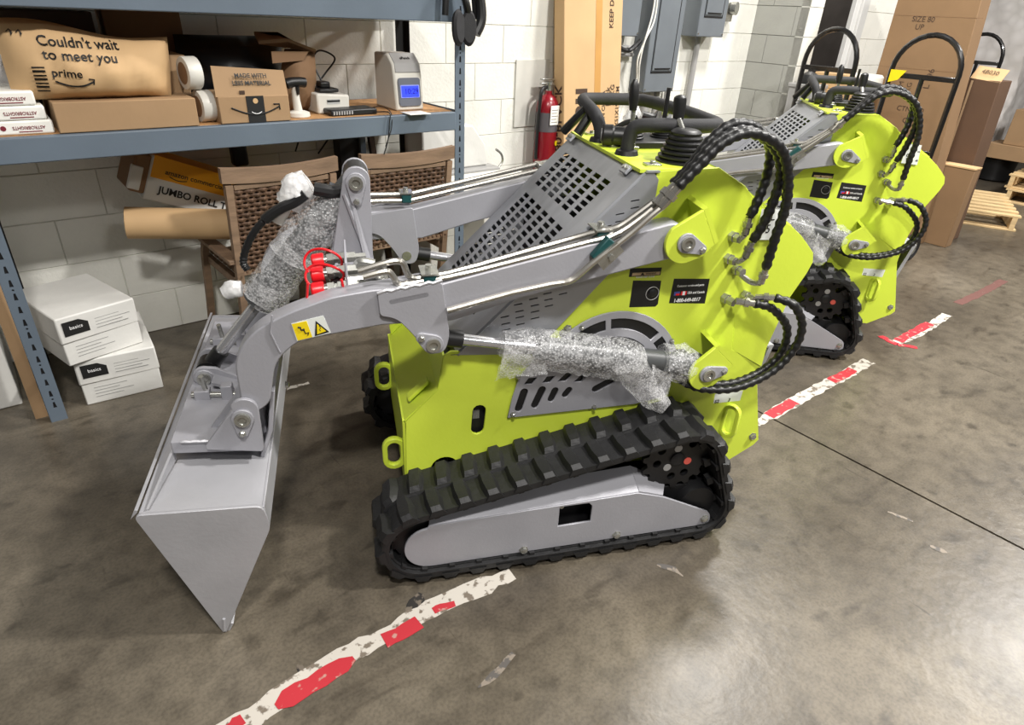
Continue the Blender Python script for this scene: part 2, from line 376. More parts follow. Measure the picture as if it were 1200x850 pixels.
tag(t1, 'worn red and white floor tape running from the photo bottom to the near track', 'tape', G)
ribbon('red_patch', [(0.187, 1.047), (0.235, 1.055), (0.312, 1.052), (0.371, 1.054), (0.419, 1.058)], lambda t: .05 * min(1, 6 * t + .3, 6 * (1 - t) + .3), TRED, t1, .004, .0022, 5)
ribbon('red_patch', [(0.484, 1.056), (0.534, 1.052), (0.592, 1.054)], .046, TRED, t1, .003, .0022, 6)
ribbon('red_patch', [(0.643, 1.060), (0.676, 1.057), (0.707, 1.046)], .026, TRED, t1, .004, .0022, 7)
ribbon('red_patch', [(0.068, 1.061), (0.100, 1.063), (0.114, 1.065)], .03, TRED, t1, .004, .0022, 8)
t2 = ribbon('floor_tape', [(2.270, 1.070), (2.365, 1.068), (2.581, 1.071), (2.800, 1.067), (3.030, 1.057), (3.292, 1.061)], lambda t: .062 - .02 * (t < .1), TWHITE, seed=9)
tag(t2, 'red and white tape strip on the floor behind the near loader', 'tape', G)
ribbon('red_patch', [(2.375, 1.070), (2.494, 1.071), (2.608, 1.070)], .05, TRED, t2, .004, .0022, 10)
ribbon('red_patch', [(2.914, 1.067), (3.023, 1.062), (3.146, 1.062)], .05, TRED, t2, .004, .0022, 11)
t3 = ribbon('floor_tape', [(3.639, 1.073), (3.875, 1.057), (4.119, 1.059), (4.329, 1.067)], .055, TWHITE, seed=12)
tag(t3, 'red tape arrow mark on the floor beside the rear loader', 'tape', G)
ribbon('red_patch', [(3.670, 1.078), (3.887, 1.076), (4.096, 1.074)], .05, TRED, t3, .004, .0022, 13)
ribbon('red_patch', [(3.654, 1.163), (3.628, 1.105), (3.626, 1.058)], .04, TRED, t3, .006, .0022, 14)
ribbon('red_patch', [(3.614, 1.053), (3.653, 1.016), (3.677, 0.977)], .03, TRED, t3, .004, .0022, 15)
t4 = ribbon('floor_tape', [(4.585, 1.101), (4.809, 1.088), (5.094, 1.080), (5.390, 1.079)], .055, TDARK, jit=.004, seed=16)
tag(t4, 'dark dirty tape strip on the floor at far right', 'tape', G)
t5 = ribbon('floor_tape', [(0.752, 2.444), (0.800, 2.438), (0.855, 2.436)], .02, TWHITE, seed=17)
tag(t5, 'short white tape scrap on the floor behind the bucket', 'tape', G)

SCUFF = wornmat('rubber_scuff', srgb(40, 37, 34), srgb(104, 95, 84), .48)
SCUFF2 = wornmat('grey_scuff', srgb(84, 80, 76), srgb(128, 118, 106), .5)
for q, w, m, sd in (([(0.577, 1.090), (0.604, 1.107), (0.631, 1.124), (0.649, 1.134)], .05, SCUFF, 31), ([(0.609, 0.797), (0.660, 0.800), (0.706, 0.809), (0.743, 0.819)], .022, SCUFF2, 32), ([(2.175, 0.470), (2.188, 0.423), (2.200, 0.393)], .012, SCUFF2, 33), ([(1.303, 0.797), (1.331, 0.751), (1.330, 0.717)], .02, SCUFF2, 34), ([(2.121, 0.306), (2.135, 0.258)], .02, SCUFF2, 35), ([(0.265, 1.111), (0.282, 1.110)], .03, SCUFF, 36)):
    ribbon('scuff_mark', q, lambda t, w=w: w * (.25 + .75 * math.sin(PI * min(max(t, .05), .95))), m, fl, .004, .0008, sd)

# ------------------------------------------------------------------ storage rack
rk = thing('storage_rack', 'slate blue steel storage rack with wooden shelves along the block wall', 'rack', (.9, 3.0, 0))
def rp(o): o.parent = rk; o.matrix_parent_inverse = Matrix.Translation((-.9, -3.0, 0)); return o
def keyholes(x, z0, z1, step=.0508):
    H = []; z = z0; i = 0
    while z < z1:
        H.append([(x - .006, z), (x + .006, z), (x + .003, z + .026), (x - .003, z + .026)])
        if i % 3 == 1: H.append(circ(x, z - .012, .004, 8))
        z += step; i += 1
    return H
for x0, sgn in ((-.085, 1), (1.875, -1)):
    x1 = x0 + sgn * .055
    a, b = min(x0, x1), max(x0, x1)
    rp(cut('post', [(a, 0), (b, 0), (b, 2.3), (a, 2.3)], keyholes((a + b) / 2, .06, 2.2), .0025, XZ(2.706), RACK))
    rp(MB().box((x0 - .0015, 2.708, 0), (x0 + .0015, 2.75, 2.3)).build('post_flange', RACK))
    rp(MB().box((a, 2.7085, .06), (b, 2.7105, 2.2)).build('slot_shade_strip', DARK))  # dark strip standing in for the shade inside the post slots
    rp(MB().box((a, 3.255, 0), (b, 3.258, 2.3)).box((x0 - .0015, 3.21, 0), (x0 + .0015, 3.255, 2.3)).build('post', DARK))
    for z in (.12, 1.02, 1.5): rp(MB().box((x0 - .002, 2.75, z), (x0 + .002, 3.21, z + .04)).build('cross_brace', RACK))
for z0, z1 in ((.98, 1.063), (1.443, 1.56)):
    rp(MB().box((-.03, 2.70, z0), (1.82, 2.735, z1)).build('beam', RACK, bevel=.004))
    rp(MB().box((-.03, 3.235, z0), (1.82, 3.27, z1)).build('beam', RACK, bevel=.004))
    rp(MB().box((-.03, 2.736, z1 - .014), (1.82, 3.234, z1 + .002)).build('shelf_deck', DECK))
rp(MB().box((1.835, 2.7025, .50), (1.872, 2.7040, .56)).build('orange_label', mat('orange_label', srgb(236, 104, 50), .5)))
ZD = 1.065
# ---- shelf contents
o = MB().box((.215, 2.72, ZD), (.665, 3.05, ZD + .098)).build('flat_carton', CARD, bevel=.003)
tag(o, 'long flat brown carton lying on the shelf under the printed paper mailer', 'box')
# three white packs
for k, dx in enumerate((0, -.012, -.03)):
    t = thing('paper_pack', ['bottom', 'middle', 'topmost'][k] + ' of three white paper packs stacked at the left shelf end', 'paper pack', (.0 + dx, 2.74, ZD + k * .045), 0, 'white paper packs stacked on shelf')
    MB().box((-.1, 0, 0), (.205, .26, .044)).build('wrapper', PAPER, t, bevel=.006)
    M = Matrix.Translation((.135, -.001, .022)) @ XZ(0) @ Matrix.Rotation(PI, 4, 'Z')
    text('ASTROBRIGHTS', .015, M, BROWN, t, sx=.85, bold=.01)
    MB().box((.105, -.0012, .008), (.17, 0, .011)).build('print_bar', BROWN, t)
    for q in (.065, .04): MB().cyl((q, 0, .022), (q, -.0012, .022), .008).build('print_dot', BROWN, t)
# mailer
t = thing('paper_mailer', 'crumpled kraft paper mailer printed with a greeting, on the flat carton', 'mailer', (.39, 2.86, ZD + .1))
b = puff((-.25, -.1, 0), (.235, .1, .205), .0045, 22, 10, 4)
for i, (x, y, z) in enumerate(b.v):
    u = (x + .25) / .485; v = z / .205
    b.v[i] = (x + .03 * v * (u - .5) - .02 * (1 - v), y - .06 + .05 * v + .004 * math.sin(x * 60 + z * 30), z + (.035 - .055 * u) * v + .012 * math.sin(u * 7) * v)
bag = b.build('bag', CARDL, t, ang=60)
MF = frame((0, -.187, 0), (1, 0, -.06), (0, .25, 1))
def mtext(s, x, z, size, ax='LEFT', bold=.012):
    return text(s, size, Matrix.Translation((x, 0, z)) @ MF, INK, t, 'print', ax, 1, bold)
mtext("Couldn't wait", -.165, .182, .043); mtext('to meet you', -.16, .142, .043); mtext('prime', -.15, .088, .036)
text('↑↑', .03, Matrix.Translation((-.215, 0, .2)) @ MF, INK, t, 'print')
sm = [(-.145 + .11 * i / 12, -.004, .062 - .016 * math.sin(PI * i / 12) - .002 * i / 12) for i in range(13)]
MB().tube([Vector((p[0], -.187 + .25 * p[2], p[2])) for p in sm], .0028, 6).tube([(-.05, -.170, .068), (-.034, -.170, .066), (-.038, -.174, .05)], .0025, 6).build('smile_arrow', INK, t)
m = MB()
for k in range(7): m.box((-.2, -.187 + .25 * (.03 + k * .012), .03 + k * .012), (-.165, -.165, .034 + k * .012 + .002 * (k % 2)))
m.build('barcode', INK, t)
o = puff((-.06, 2.80, ZD + .135), (.15, 2.98, ZD + .30), .012, 10, 8, 9).build('clear_bag', CLEAR)
tag(o, 'clear plastic bag bunched on the white paper packs at far left', 'bag')
from mathutils.bvhtree import BVHTree
tree = BVHTree.FromPolygons([v.co for v in bag.data.vertices], [tuple(p.vertices) for p in bag.data.polygons])
for ch in t.children:      # lay the print onto the crumpled paper
    if ch is bag: continue
    bm = bmesh.new(); bm.from_mesh(ch.data); bmesh.ops.remove_doubles(bm, verts=bm.verts, dist=.00002); bm.to_mesh(ch.data); bm.free()
    ym = min(v.co.y for v in ch.data.vertices)
    for v in ch.data.vertices:
        h = tree.ray_cast(Vector((v.co.x, -1, v.co.z)), Vector((0, 1, 0)))
        if h[0] is not None: v.co.y = h[0].y - .0042
# tape rolls
for k, (x, z, l) in enumerate(((.715, ZD + .058, 'lower white roll of packing tape standing beside the flat carton'), (.685, ZD + .175, 'upper white roll of packing tape balanced on another roll'))):
    t = thing('tape_roll', l, 'tape roll', (x, 2.80, z - .058), 0, 'rolls of packing tape')
    MB().lathe([(.038, 0), (.056, .001), (.058, .004), (.058, .05), (.056, .053), (.038, .054)], (-.027, 0, .058), (1, .15, 0), 28).build('tape_wind', IVORY, t)
    MB().lathe([(.034, -.001), (.0385, -.001), (.0385, .055), (.034, .055)], (-.027, 0, .058), (1, .15, 0), 24).build('core', CARDD, t)
o = MB().box((.56, 2.9, ZD), (.70, 3.12, ZD + .23)).build('brown_carton', CARD, bevel=.003); tag(o, 'small brown carton on the shelf behind the tape rolls', 'box')
t = thing('tall_carton', 'shadowed brown carton at the shelf back above the paper mailer', 'box', (.62, 3.05, ZD + .0))
MB().box((-.13, .1, 0), (.15, .24, .40)).build('carton_body', CARDD, t, bevel=.003)
t = thing('dark_carton', 'dark carton deep in the shelf left of the tall brown one', 'box', (.25, 3.1, ZD))
MB().box((-.2, 0, 0), (.2, .16, .36)).build('carton_body', mat('black_carton', srgb(60, 48, 40), .8), t, bevel=.003)
# printed open carton
t = thing('open_carton', 'small brown carton with black printed tape and a raised front flap', 'box', (.885, 2.86, ZD))
MB().box((-.14, -.14, 0), (.135, .1, .098)).build('carton_body', CARD, t, bevel=.003)
MB().prism([(-.145, -.139, .098), (.135, -.139, .093), (.138, -.105, .185), (-.135, -.10, .203)], (0, .004, .0)).build('flap', CARD, t)
m = MB().box((-.035, -.142, 0), (.033, -.1395, .098)).build('black_tape', INK, t)
arcs = [(-.095 + .19 * i / 12, -.142, .058 - .028 * math.sin(PI * i / 12)) for i in range(13)]
MB().tube(arcs, .0028, 6).tube([(.07, -.142, .066), (.093, -.142, .066), (.094, -.142, .045)], .0026, 6).build('smile_arrow', INK, t)
MB().tube([(-.02 + .04 * i / 8, -.1425, .04 - .008 * math.sin(PI * i / 8)) for i in range(9)], .0016, 6).build('tape_smile', WINK, t)
MB().cyl((0, -.1425, .08), (0, -.143, .08), .01).build('tape_dot', CARDL, t)
FF = frame((0, -.1235, .152), (1, 0, -.02), (0, .36, 1)); TR = Matrix.Translation
text('MADE WITH', .022, TR((0, -.002, .017)) @ FF, INK, t, 'print', bold=.02); text('LESS MATERIAL', .022, TR((0, -.004, -.009)) @ FF, INK, t, 'print', bold=.02)
m = MB().box((-.055, -.1385, .105), (-.035, -.136, .118)).build('print_patch', KINK, t)
o = puff((.72, 2.98, ZD), (1.16, 3.24, ZD + .29), .012, 12, 8, 21).build('trash_bag', mat('black_film', srgb(16, 17, 20), .3, var=.3)); tag(o, 'black plastic bag filling the shelf behind the printed open carton', 'bag')
# kraft paper bag, slumped
t = thing('paper_bag', 'crumpled open kraft paper bag leaning behind the white scanner', 'bag', (1.13, 2.95, ZD))
b = puff((-.09, -.08, 0), (.09, .08, .25), .012, 10, 10, 31)
for i, (x, y, z) in enumerate(b.v): b.v[i] = (x * (1 - .25 * z / .25) + .05 * (z / .25), y, z)
b.build('bag_body', CARDD, t, ang=60)
MB().prism([(-.14, -.05, .27), (-.02, -.06, .28), (.1, -.05, .24), (.1, .02, .235), (-.03, .02, .30), (-.13, .02, .30)], (0, 0, .012)).prism([(-.10, -.07, .20), (.03, -.07, .21), (.06, -.07, .245), (-.1, -.07, .245)], (0, .004, 0)).build('folded_rim', CARDD, t)
# scanner
t = thing('barcode_scanner', 'white barcode scanner on a stand beside the printed open carton', 'scanner', (1.085, 2.80, ZD))
MB().lathe([(.045, 0), (.048, .004), (.046, .018), (.030, .024), (.02, .026)], (0, 0, 0), (0, 0, 1), 22).build('base', IVORY, t)
MB().tube([(0, 0, .02), (-.004, 0, .07), (-.004, 0, .12)], [.019, .016, .015], 14).build('neck', IVORY, t)
MB().tube(smoothpath([(-.045, -.005, .128), (-.02, -.004, .135), (.02, 0, .135), (.045, .004, .132)], 4), [.012] + [.02] * 11 + [.012], 14).tube([(0, -.018, .12), (0, -.018, .09)], [.009, .006], 10).build('head', BLACK, t)
# label printer
t = thing('label_printer', 'pale grey label printer with a black top on the shelf', 'printer', (1.26, 2.92, ZD))
MB().xz([(-.075, 0), (.075, 0), (.078, .075), (-.075, .085)], -.09, .07).build('case', IVORY, t, bevel=.008)
MB().box((-.05, -.07, .084), (.04, .05, .10)).box((-.03, -.04, .10), (.015, .02, .125)).build('roll_holder', BLACK, t, bevel=.006)
MB().box((-.03, -.0915, .04), (.03, -.09, .06)).build('label_strip', mat('lbl', srgb(180, 180, 178), .5), t)
MB().box((-.03, -.0925, .048), (.03, -.0915, .056)).build('print', INK, t)
o = MB().tube(smoothpath([(1.27, 2.96, ZD + .12), (1.25, 2.99, ZD + .2), (1.30, 3.02, ZD + .24), (1.36, 3.0, ZD + .21), (1.31, 3.0, ZD + .15), (1.28, 3.0, ZD + .12)]), .004, 7).build('printer_cable', BLACK); tag(o, 'black cable looping up behind the label printer', 'cable')
t = thing('card_reader', 'flat black keypad unit lying on the shelf before the label printer', 'device', (1.31, 2.80, ZD))
MB().box((-.1, -.05, .0), (.12, .06, .026)).build('case', BLACK, t, bevel=.006)
m = MB()
for k in range(8): m.box((-.09 + k * .012, -.0515, .006), (-.083 + k * .012, -.05, .02))
m.build('vent', GREYP, t)
o = MB().tube(smoothpath([(1.37, 2.78, ZD + .012), (1.42, 2.74, ZD + .012), (1.46, 2.695, ZD + .012), (1.455, 2.69, ZD - .03), (1.445, 2.69, ZD - .10), (1.42, 2.69, ZD - .165)]), .0028, 6).tube(smoothpath([(1.37, 2.79, ZD + .008), (1.45, 2.77, ZD + .03), (1.48, 2.72, ZD + .01), (1.465, 2.69, ZD - .05), (1.43, 2.69, ZD - .13)]), .002, 6).build('thin_cable', BLACK); tag(o, 'thin dark cable hanging over the shelf edge left of the time clock', 'cable')
# time clock
t = thing('time_clock', 'light grey employee time clock with lit blue display', 'time clock', (1.63, 2.90, ZD), .0)
MB().yz([(-.10, 0), (.1, 0), (.1, .24), (-.03, .24), (-.075, .20), (-.085, .15)], -.075, .075).build('housing', IVORY, t, bevel=.01)
MB().yz([(-.03, .243), (-.078, .2035), (-.0868, .165), (-.0838, .163), (-.07, .2), (-.03, .235)], -.065, .065).build('lid', GREYP, t, bevel=.002)
CF = frame((0, -.0965, .082), (1, 0, 0), (0, .1, 1))
cut('face_panel', rnd([(-.058, -.062, .015), (.058, -.062, .015), (.058, .06, .015), (-.058, .06, .015)]), [], .005, TR((0, -.0, 0)) @ CF, SLATE, t)
cut('display_bezel', rnd([(-.05, -.026, .004), (.05, -.026, .004), (.05, .03, .004), (-.05, .03, .004)]), [], .005, TR((0, -.003, 0)) @ CF, mat('bezel', srgb(150, 160, 225), .4), t)
d = cut('display', [(-.045, -.022), (.045, -.022), (.045, .026), (-.045, .026)], [], .002, TR((0, -.0062, 0)) @ CF, emat('lcd_blue', srgb(40, 60, 255), .9), t)
text('10:29', .034, TR((.006, -.0078, .002)) @ CF, mat('lcd_ink', srgb(22, 24, 120), .5), t, 'digits', bold=.01)
text('uPunch', .018, frame((0, -.0595, .222), (1, 0, 0), (0, .7, .75)), INK, t, 'print', bold=.02)
o = MB().box((1.55, 2.665, ZD + .0015), (1.66, 2.76, ZD + .0035)).build('paper_card', PAPER); tag(o, 'white paper card poking out under the time clock over the shelf edge', 'paper')
# black power brick hanging under shelf
t = thing('power_adapter', 'black power adapter hanging below the shelf above the left chair', 'adapter', (.93, 3.2, .80))
MB().box((-.035, -.03, 0), (.035, .03, .13)).build('brick', BLACK, t, bevel=.012)
MB().tube(smoothpath([(0, 0, .13), (.02, 0, .17), (.1, .02, .15), (.2, .05, .08)]), .004, 6).build('cord', BLACK, t)
for i, (pts, l) in enumerate((([(1.25, 3.3, .97), (1.27, 3.3, .9), (1.24, 3.3, .82)], 'thin black cord hanging down the wall behind the left chair'), ([(1.52, 3.3, .98), (1.45, 3.3, .90), (1.36, 3.3, .80)], 'slanting black cord on the wall left of the dark upright'))):
    o = MB().tube(smoothpath(pts), .004, 6).build('hanging_cable', BLACK); tag(o, l, 'cable')
# headset hanging on the rack top
t = thing('headset', 'black headset hanging on the rack post at the top beam end', 'headset', (1.82, 2.66, 1.40))
MB().tube(smoothpath([(-.085, 0, .07), (-.07, 0, .18), (0, 0, .24), (.06, 0, .18), (.08, 0, .06)]), .014, 10).build('headband', BLACK, t)
for x, s in ((-.045, 1), (.02, -1)):
    b = MB().lathe([(.02, 0), (.034, .008), (.037, .022), (.03, .034)], (x, -.02, .0), (.3 * s, -1, .1), 18)
    for i, v in enumerate(b.v): b.v[i] = (v[0], v[1], v[2] * 2.0 + .02)
    b.build('ear_cup', FOAM, t)
MB().tube(smoothpath([(.05, -.01, .22), (.085, -.02, .15), (.09, -.03, .06), (.06, -.03, .0)]), [.022] * 25, 10).tube(smoothpath([(-.02, -.02, .2), (.0, -.04, .12), (.02, -.03, .07)]), .016, 10).build('boom', BLACK, t)

# ------------------------------------------------------------------ wicker chairs under the shelf
def chair(loc, rz, label):
    t = thing('wicker_chair', label, 'chair', loc, rz, 'wooden chairs with wicker backs')
    W = .225
    # back faces -y (toward camera); seat extends to +y
    bow = lambda x: .012 * (x / W) ** 2
    rail = [(x, -.05 + .0, .865 + bow(x)) for x in [-.25 + .05 * i for i in range(11)]]
    m = MB()
    for a, b in zip(rail, rail[1:]): m.hexa([(a[0], -.066, a[2] - .03), (b[0], -.066, b[2] - .03), (b[0], -.036, b[2] - .03), (a[0], -.036, a[2] - .03), (a[0], -.07, a[2] + .03), (b[0], -.07, b[2] + .03), (b[0], -.04, b[2] + .03), (a[0], -.04, a[2] + .03)])
    m.build('top_rail', WOOD, t, smooth=False)
    for sx in (-W, W):
        MB().tube(smoothpath([(sx, .10, 0.02), (sx, .04, .2), (sx, .0, .42), (sx, -.05, .84)], 4), .021, 4).build('rear_leg', WOOD, t)
        MB().tube(smoothpath([(sx * 1.1, .50, .02), (sx * 1.08, .46, .2), (sx * 1.06, .42, .40), (sx * 1.04, .38, .495)], 4), .021, 4).build('front_leg', WOOD, t)
        MB().box((sx * 1.05 - .028, -.02, .495), (sx * 1.05 + .028, .46, .516)).build('armrest', WOOD, t, bevel=.004)
        MB().box((sx * .98 - .012, .02, .37), (sx * .98 + .012, .45, .41)).build('seat_rail', WOOD, t, bevel=.003)
    for k in range(7): MB().box((-.21, .05 + k * .058, .41), (.21, .09 + k * .058, .425)).build('seat_slat', WOOD, t, bevel=.003)
    MB().box((-.21, .0, .43), (.21, .025, .47)).build('lower_rail', WOOD, t, bevel=.003)
    MB().box((-.205, -.058, .815), (.205, -.04, .838)).build('wicker_bar', WOOD, t, bevel=.003)
    w = MB(); n = 16
    for r in range(18):
        z = .475 + r * .0195; yb = -.05 + (.84 - z) * .125
        top = []; 
        for i in range(n * 2 + 1):
            x = -.205 + .41 * i / (n * 2); d = .007 * math.sin(PI * i / 2 + PI * (r % 2)); top.append((x, yb - .006 + d, z))
        for a, b in zip(top, top[1:]):
            w.add([(a[0], a[1], z - .0075), (b[0], b[1], z - .0075), (b[0], b[1] - .003, z), (a[0], a[1] - .003, z), (b[0], b[1], z + .0075), (a[0], a[1], z + .0075)], [(0, 1, 2, 3), (3, 2, 4, 5)])
    for i in range(n + 1):
        x = -.205 + .41 * i / n; w.box((x - .004, -.055 + .0, .46), (x + .004, -.045, .47)); w.hexa([(x - .004, -.008, .46), (x + .004, -.008, .46), (x + .004, -.002, .46), (x - .004, -.002, .46), (x - .004, -.055, .83), (x + .004, -.055, .83), (x + .004, -.049, .83), (x - .004, -.049, .83)])
    wk = w.build('wicker_back', WICK, t, smooth=False); wk['kind'] = 'stuff'
    pl = MB().hexa([(-.205, .008, .46), (.205, .008, .46), (.205, .010, .46), (-.205, .010, .46), (-.205, -.04, .83), (.205, -.04, .83), (.205, -.038, .83), (-.205, -.038, .83)]).build('wicker_backing', mat('wicker_dark', srgb(46, 30, 22), .8), t)
    return t
chair((.945, 2.755, 0), .04, 'left wooden chair with wicker back carrying the kraft tube')
chair((1.555, 2.755, 0), .0, 'right wooden chair with wicker back beside the rack post')
# kraft tube and jumbo roll carton on the armrest
t = thing('kraft_tube', 'long kraft paper tube lying across the left wicker chair arm', 'tube', (.7, 2.955, .548))
MB().lathe([(.060, -.33), (.066, -.33), (.066, .30), (.060, .30)], (0, 0, .067), (1, -.26, -.10), 28).build('paper_roll', CARDL, t)
MB().lathe([(.02, -.335), (.058, -.332), (.058, -.325), (.02, -.33)], (0, 0, .067), (1, -.26, -.10), 24).build('end_fold', CARD, t)
t = thing('towel_carton', 'white and orange carton of jumbo rolls tilted behind the kraft tube', 'box', (.447, 3.05, .742))
JM = frame((0, 0, 0), (1, 0, -.42), (0, 1, 0)) @ Matrix.Rotation(-PI / 2, 4, 'X')
JM = frame((0, 0, 0), (1, 0, -.42), (.42, 0, 1))
JM = Matrix(((JM[0][0], 0, JM[0][1], 0), (0, 1, 0, 0), (JM[2][0], 0, JM[2][1], 0), (0, 0, 0, 1)))
MB().box((.02, 0, 0), (.52, .24, .19), JM).build('carton_body', BOXW, t, bevel=.006)
MB().box((.03, -.002, .10), (.522, .241, .192), JM).build('orange_band', ORANGE, t)
MB().box((-.04, -.003, .02), (.022, .24, .185), JM).build('torn_end', CARDD, t, bevel=.01)
MB().box((-.045, -.006, .03), (.0, .02, .13), JM).build('torn_flap', BOXW, t, bevel=.004)
JT = lambda x, z: JM @ TR((x, -.0035, z)) @ XZ(0)
text('amazon commercial', .030, JT(.08, .135), INK, t, 'print', 'LEFT', bold=.005); text('JUMBO ROLL TO', .042, JT(.07, .055), INK, t, 'print', 'LEFT', bold=.02)
MB().tube([JM @ Vector((.10 + .07 * i / 8, -.004, .120 - .008 * math.sin(PI * i / 8))) for i in range(9)], .0018, 5).build('smile_arrow', INK, t)
# two white file cartons
def filebox(loc, rz, l, crush):
    t = thing('file_carton', l, 'box', loc, rz, 'white lidded cartons by the rack leg')
    def ring(z, e, c=0): return [(0 - e, 0 - e, z), (.285 + e, 0 - e + c, z), (.285 + e, .40 + e, z), (-e, .40 + e, z)]
    MB().hexa(ring(0, 0) + ring(.13, 0)).build('base', BOXW, t, bevel=.004)
    MB().hexa(ring(.095, .005, .004) + ring(.203, .003, -.004)).build('lid', BOXW, t, bevel=.006)
    cut('logo_patch', [(.015, .125), (.105, .125), (.105, .165), (.075, .183), (.015, .183)], [], .001, XZ(-.0062), INK, t)
    text('basics', .02, TR((.06, -.0074, .155)) @ XZ(0), WINK, t, 'print')
    m = MB()
    for k in range(4): m.box((.13, -.006, .125 + k * .013), (.13 + [.12, .1, .13, .09][k], -.0052, .127 + k * .013))
    for k in range(4): m.box((.04, -.0012, .03 + k * .014), (.04 + [.1, .14, .09, .12][k], -.0004, .032 + k * .014))
    m.build('small_print', mat('grey_ink', srgb(150, 150, 148), .6), t)
    return t
filebox((.045, 2.765, 0), -.06, 'lower white lidded carton on the floor by the rack leg', 0)
filebox((.03, 2.73, .205), .26, 'upper white lidded carton stacked askew by the rack leg', 1)
t = thing('white_carton', 'tall white carton on the floor at the left photo edge', 'box', (-.36, 3.05, 0))
MB().box((-.3, -.13, 0), (.20, .2, .50)).build('carton_body', BOXW, t, bevel=.005)
MB().box((.08, -.1312, .37), (.195, -.13, .45)).build('grey_label', GREYP, t)
t = tag(MB().prism([(-.132, 2.765, 0), (-.09, 2.765, 0), (-.09, 2.80, .72), (-.128, 2.80, .74)], (0, .02, 0)).build('kraft_sheet', CARD), 'folded kraft board standing behind the left rack leg', 'cardboard')
# white machine right of chair
t = thing('white_bench_machine', 'white bench machine with sloped cover and hand crank beside the rack post', 'machine', (2.15, 3.12, 0))
MB().box((-.30, -.14, .5), (.16, .14, .60)).box((-.30, -.12, .0), (-.26, .12, .5)).box((.08, -.12, .0), (.12, .12, .5)).build('stand', IVORY, t, bevel=.006)
MB().xz([(-.30, .70), (.14, .70), (.12, .82), (.03, .93), (-.30, .95)], -.06, .14).build('cover', BOXW, t, bevel=.01)
MB().tube([(-.30, -.15, .655), (.30, -.15, .655)], .034, 14).tube([(-.30, -.16, .595), (.27, -.16, .585)], .02, 12).build('roller', IVORY, t)
MB().tube(smoothpath([(.17, -.12, .69), (.20, -.12, .73), (.19, -.12, .77), (.15, -.12, .80)]), .007, 8).build('crank', ZINC, t)
MB().box((-.30, -.13, .685), (.18, .12, .70)).build('bed', GREYP, t, bevel=.003)
t = thing('upright_boards', 'dark upright boards leaning on the wall behind the right chair', 'board', (1.60, 3.27, 0))
MB().box((-.14, -.02, .0), (.0, .06, .98)).build('panel', mat('dk', srgb(34, 32, 32), .5), t, bevel=.003)
MB().box((-.03, -.04, .0), (.0, -.02, .98)).build('edge_strip', RACK, t)
MB().prism([(.12, -.03, .0), (.15, -.03, .0), (.06, .0, 1.0), (.03, .0, 1.0)], (0, .03, 0)).build('leaning_strip', KINK, t)

# ------------------------------------------------------------------ extinguisher, wall plate
wp = struct(MB().box((2.69, 3.328, .845), (2.96, 3.34, 1.24)).build('trim_1', mat('plate_paint', srgb(206, 204, 196), .6, var=.06), bevel=.003))
t = thing('fire_extinguisher', 'red fire extinguisher with paper tag hanging on the block wall', 'extinguisher', (2.885, 3.235, .56), 0)
MB().lathe([(.055, 0), (.07, .012), (.072, .03), (.072, .40), (.066, .445), (.045, .475), (.022, .49), (.02, .51)], (0, 0, 0), (0, 0, 1), 26).build('cylinder', EXT, t)
MB().lathe([(.0735, .27), (.0735, .385)], (0, 0, 0), (0, 0, 1), 26).build('grey_label_band', mat('lblband', srgb(92, 88, 92), .5), t)
MB().box((-.038, -.0765, .315), (.03, -.0745, .43)).build('tag', PAPER, t)
m = MB()
for k in range(5): m.box((-.03, -.0772, .33 + k * .018), (.022 - .01 * (k % 2), -.0766, .333 + k * .018))
m.build('tag_print', KINK, t)
MB().cyl((0, 0, .505), (0, 0, .545), .02).cyl((0, 0, .545), (0, 0, .56), .026).build('valve', ZINC, t)
MB().box((-.07, -.012, .545), (.03, .012, .557)).box((-.07, -.012, .572), (.03, .012, .582)).build('lever', ZINC, t, bevel=.003)
MB().tube(smoothpath([(-.02, 0, .53), (-.07, -.02, .52), (-.085, -.02, .45), (-.085, -.01, .2), (-.083, -.01, .1)]), .011, 9).build('hose', BLACK, t)
MB().lathe([(.016, 0), (.016, .002)], (.03, -.07, .2), (.3, -1, 0), 14).build('round_label', YELL, t)
MB().box((-.02, .07, .2), (.02, .095, .25)).build('bracket', ZINC, t)

# ------------------------------------------------------------------ leaning kraft carton
t = thing('leaning_carton', 'tall light kraft carton leaning on the wall beside the extinguisher', 'box', (3.16, 3.01, 0), 0)
LM = frame((0, 0, 0), (1, 0, 0), (0, .118, 1))
LB = LM @ XZ(0).inverted() if False else LM
def lm(x, d, h): return LM @ Vector((x, h, -d))    # d: depth away from viewer
m = MB(); m.hexa([lm(-.235, 0, 0), lm(.27, 0, 0), lm(.27, .10, 0), lm(-.235, .10, 0), lm(-.235, 0, 1.92), lm(.27, 0, 1.92), lm(.27, .09, 1.92), lm(-.235, .09, 1.92)])
m.build('carton_body', CARDL, t, bevel=.004)
m = MB(); m.hexa([lm(.03, -.0015, 0), lm(.085, -.0015, 0), lm(.085, 0, 0), lm(.03, 0, 0), lm(.03, -.0015, 1.92), lm(.085, -.0015, 1.92), lm(.085, 0, 1.92), lm(.03, 0, 1.92)]); m.build('tape_strip', TAPEK, t)
def lt(s, x, h, size, rot=PI / 2, bold=.01): return text(s, size, LM @ TR((x, h, .002)) @ Matrix.Rotation(rot, 4, 'Z'), KINK, t, 'print', 'LEFT', 1, bold)
lt('nu', -.10, .90, .2, PI / 2, .03); lt('Black', .16, .98, .055); lt('33 KG', .20, .98, .05); lt('55X51X196 CM', .25, .80, .045); lt('MADE IN CHINA', .12, .78, .04); lt('KEEP DRY 2X', .17, 1.44, .05)
SMt = LM @ TR((-.2365, .85, -.05)) @ frame((0, 0, 0), (0, 1, 0), (0, 0, -1))
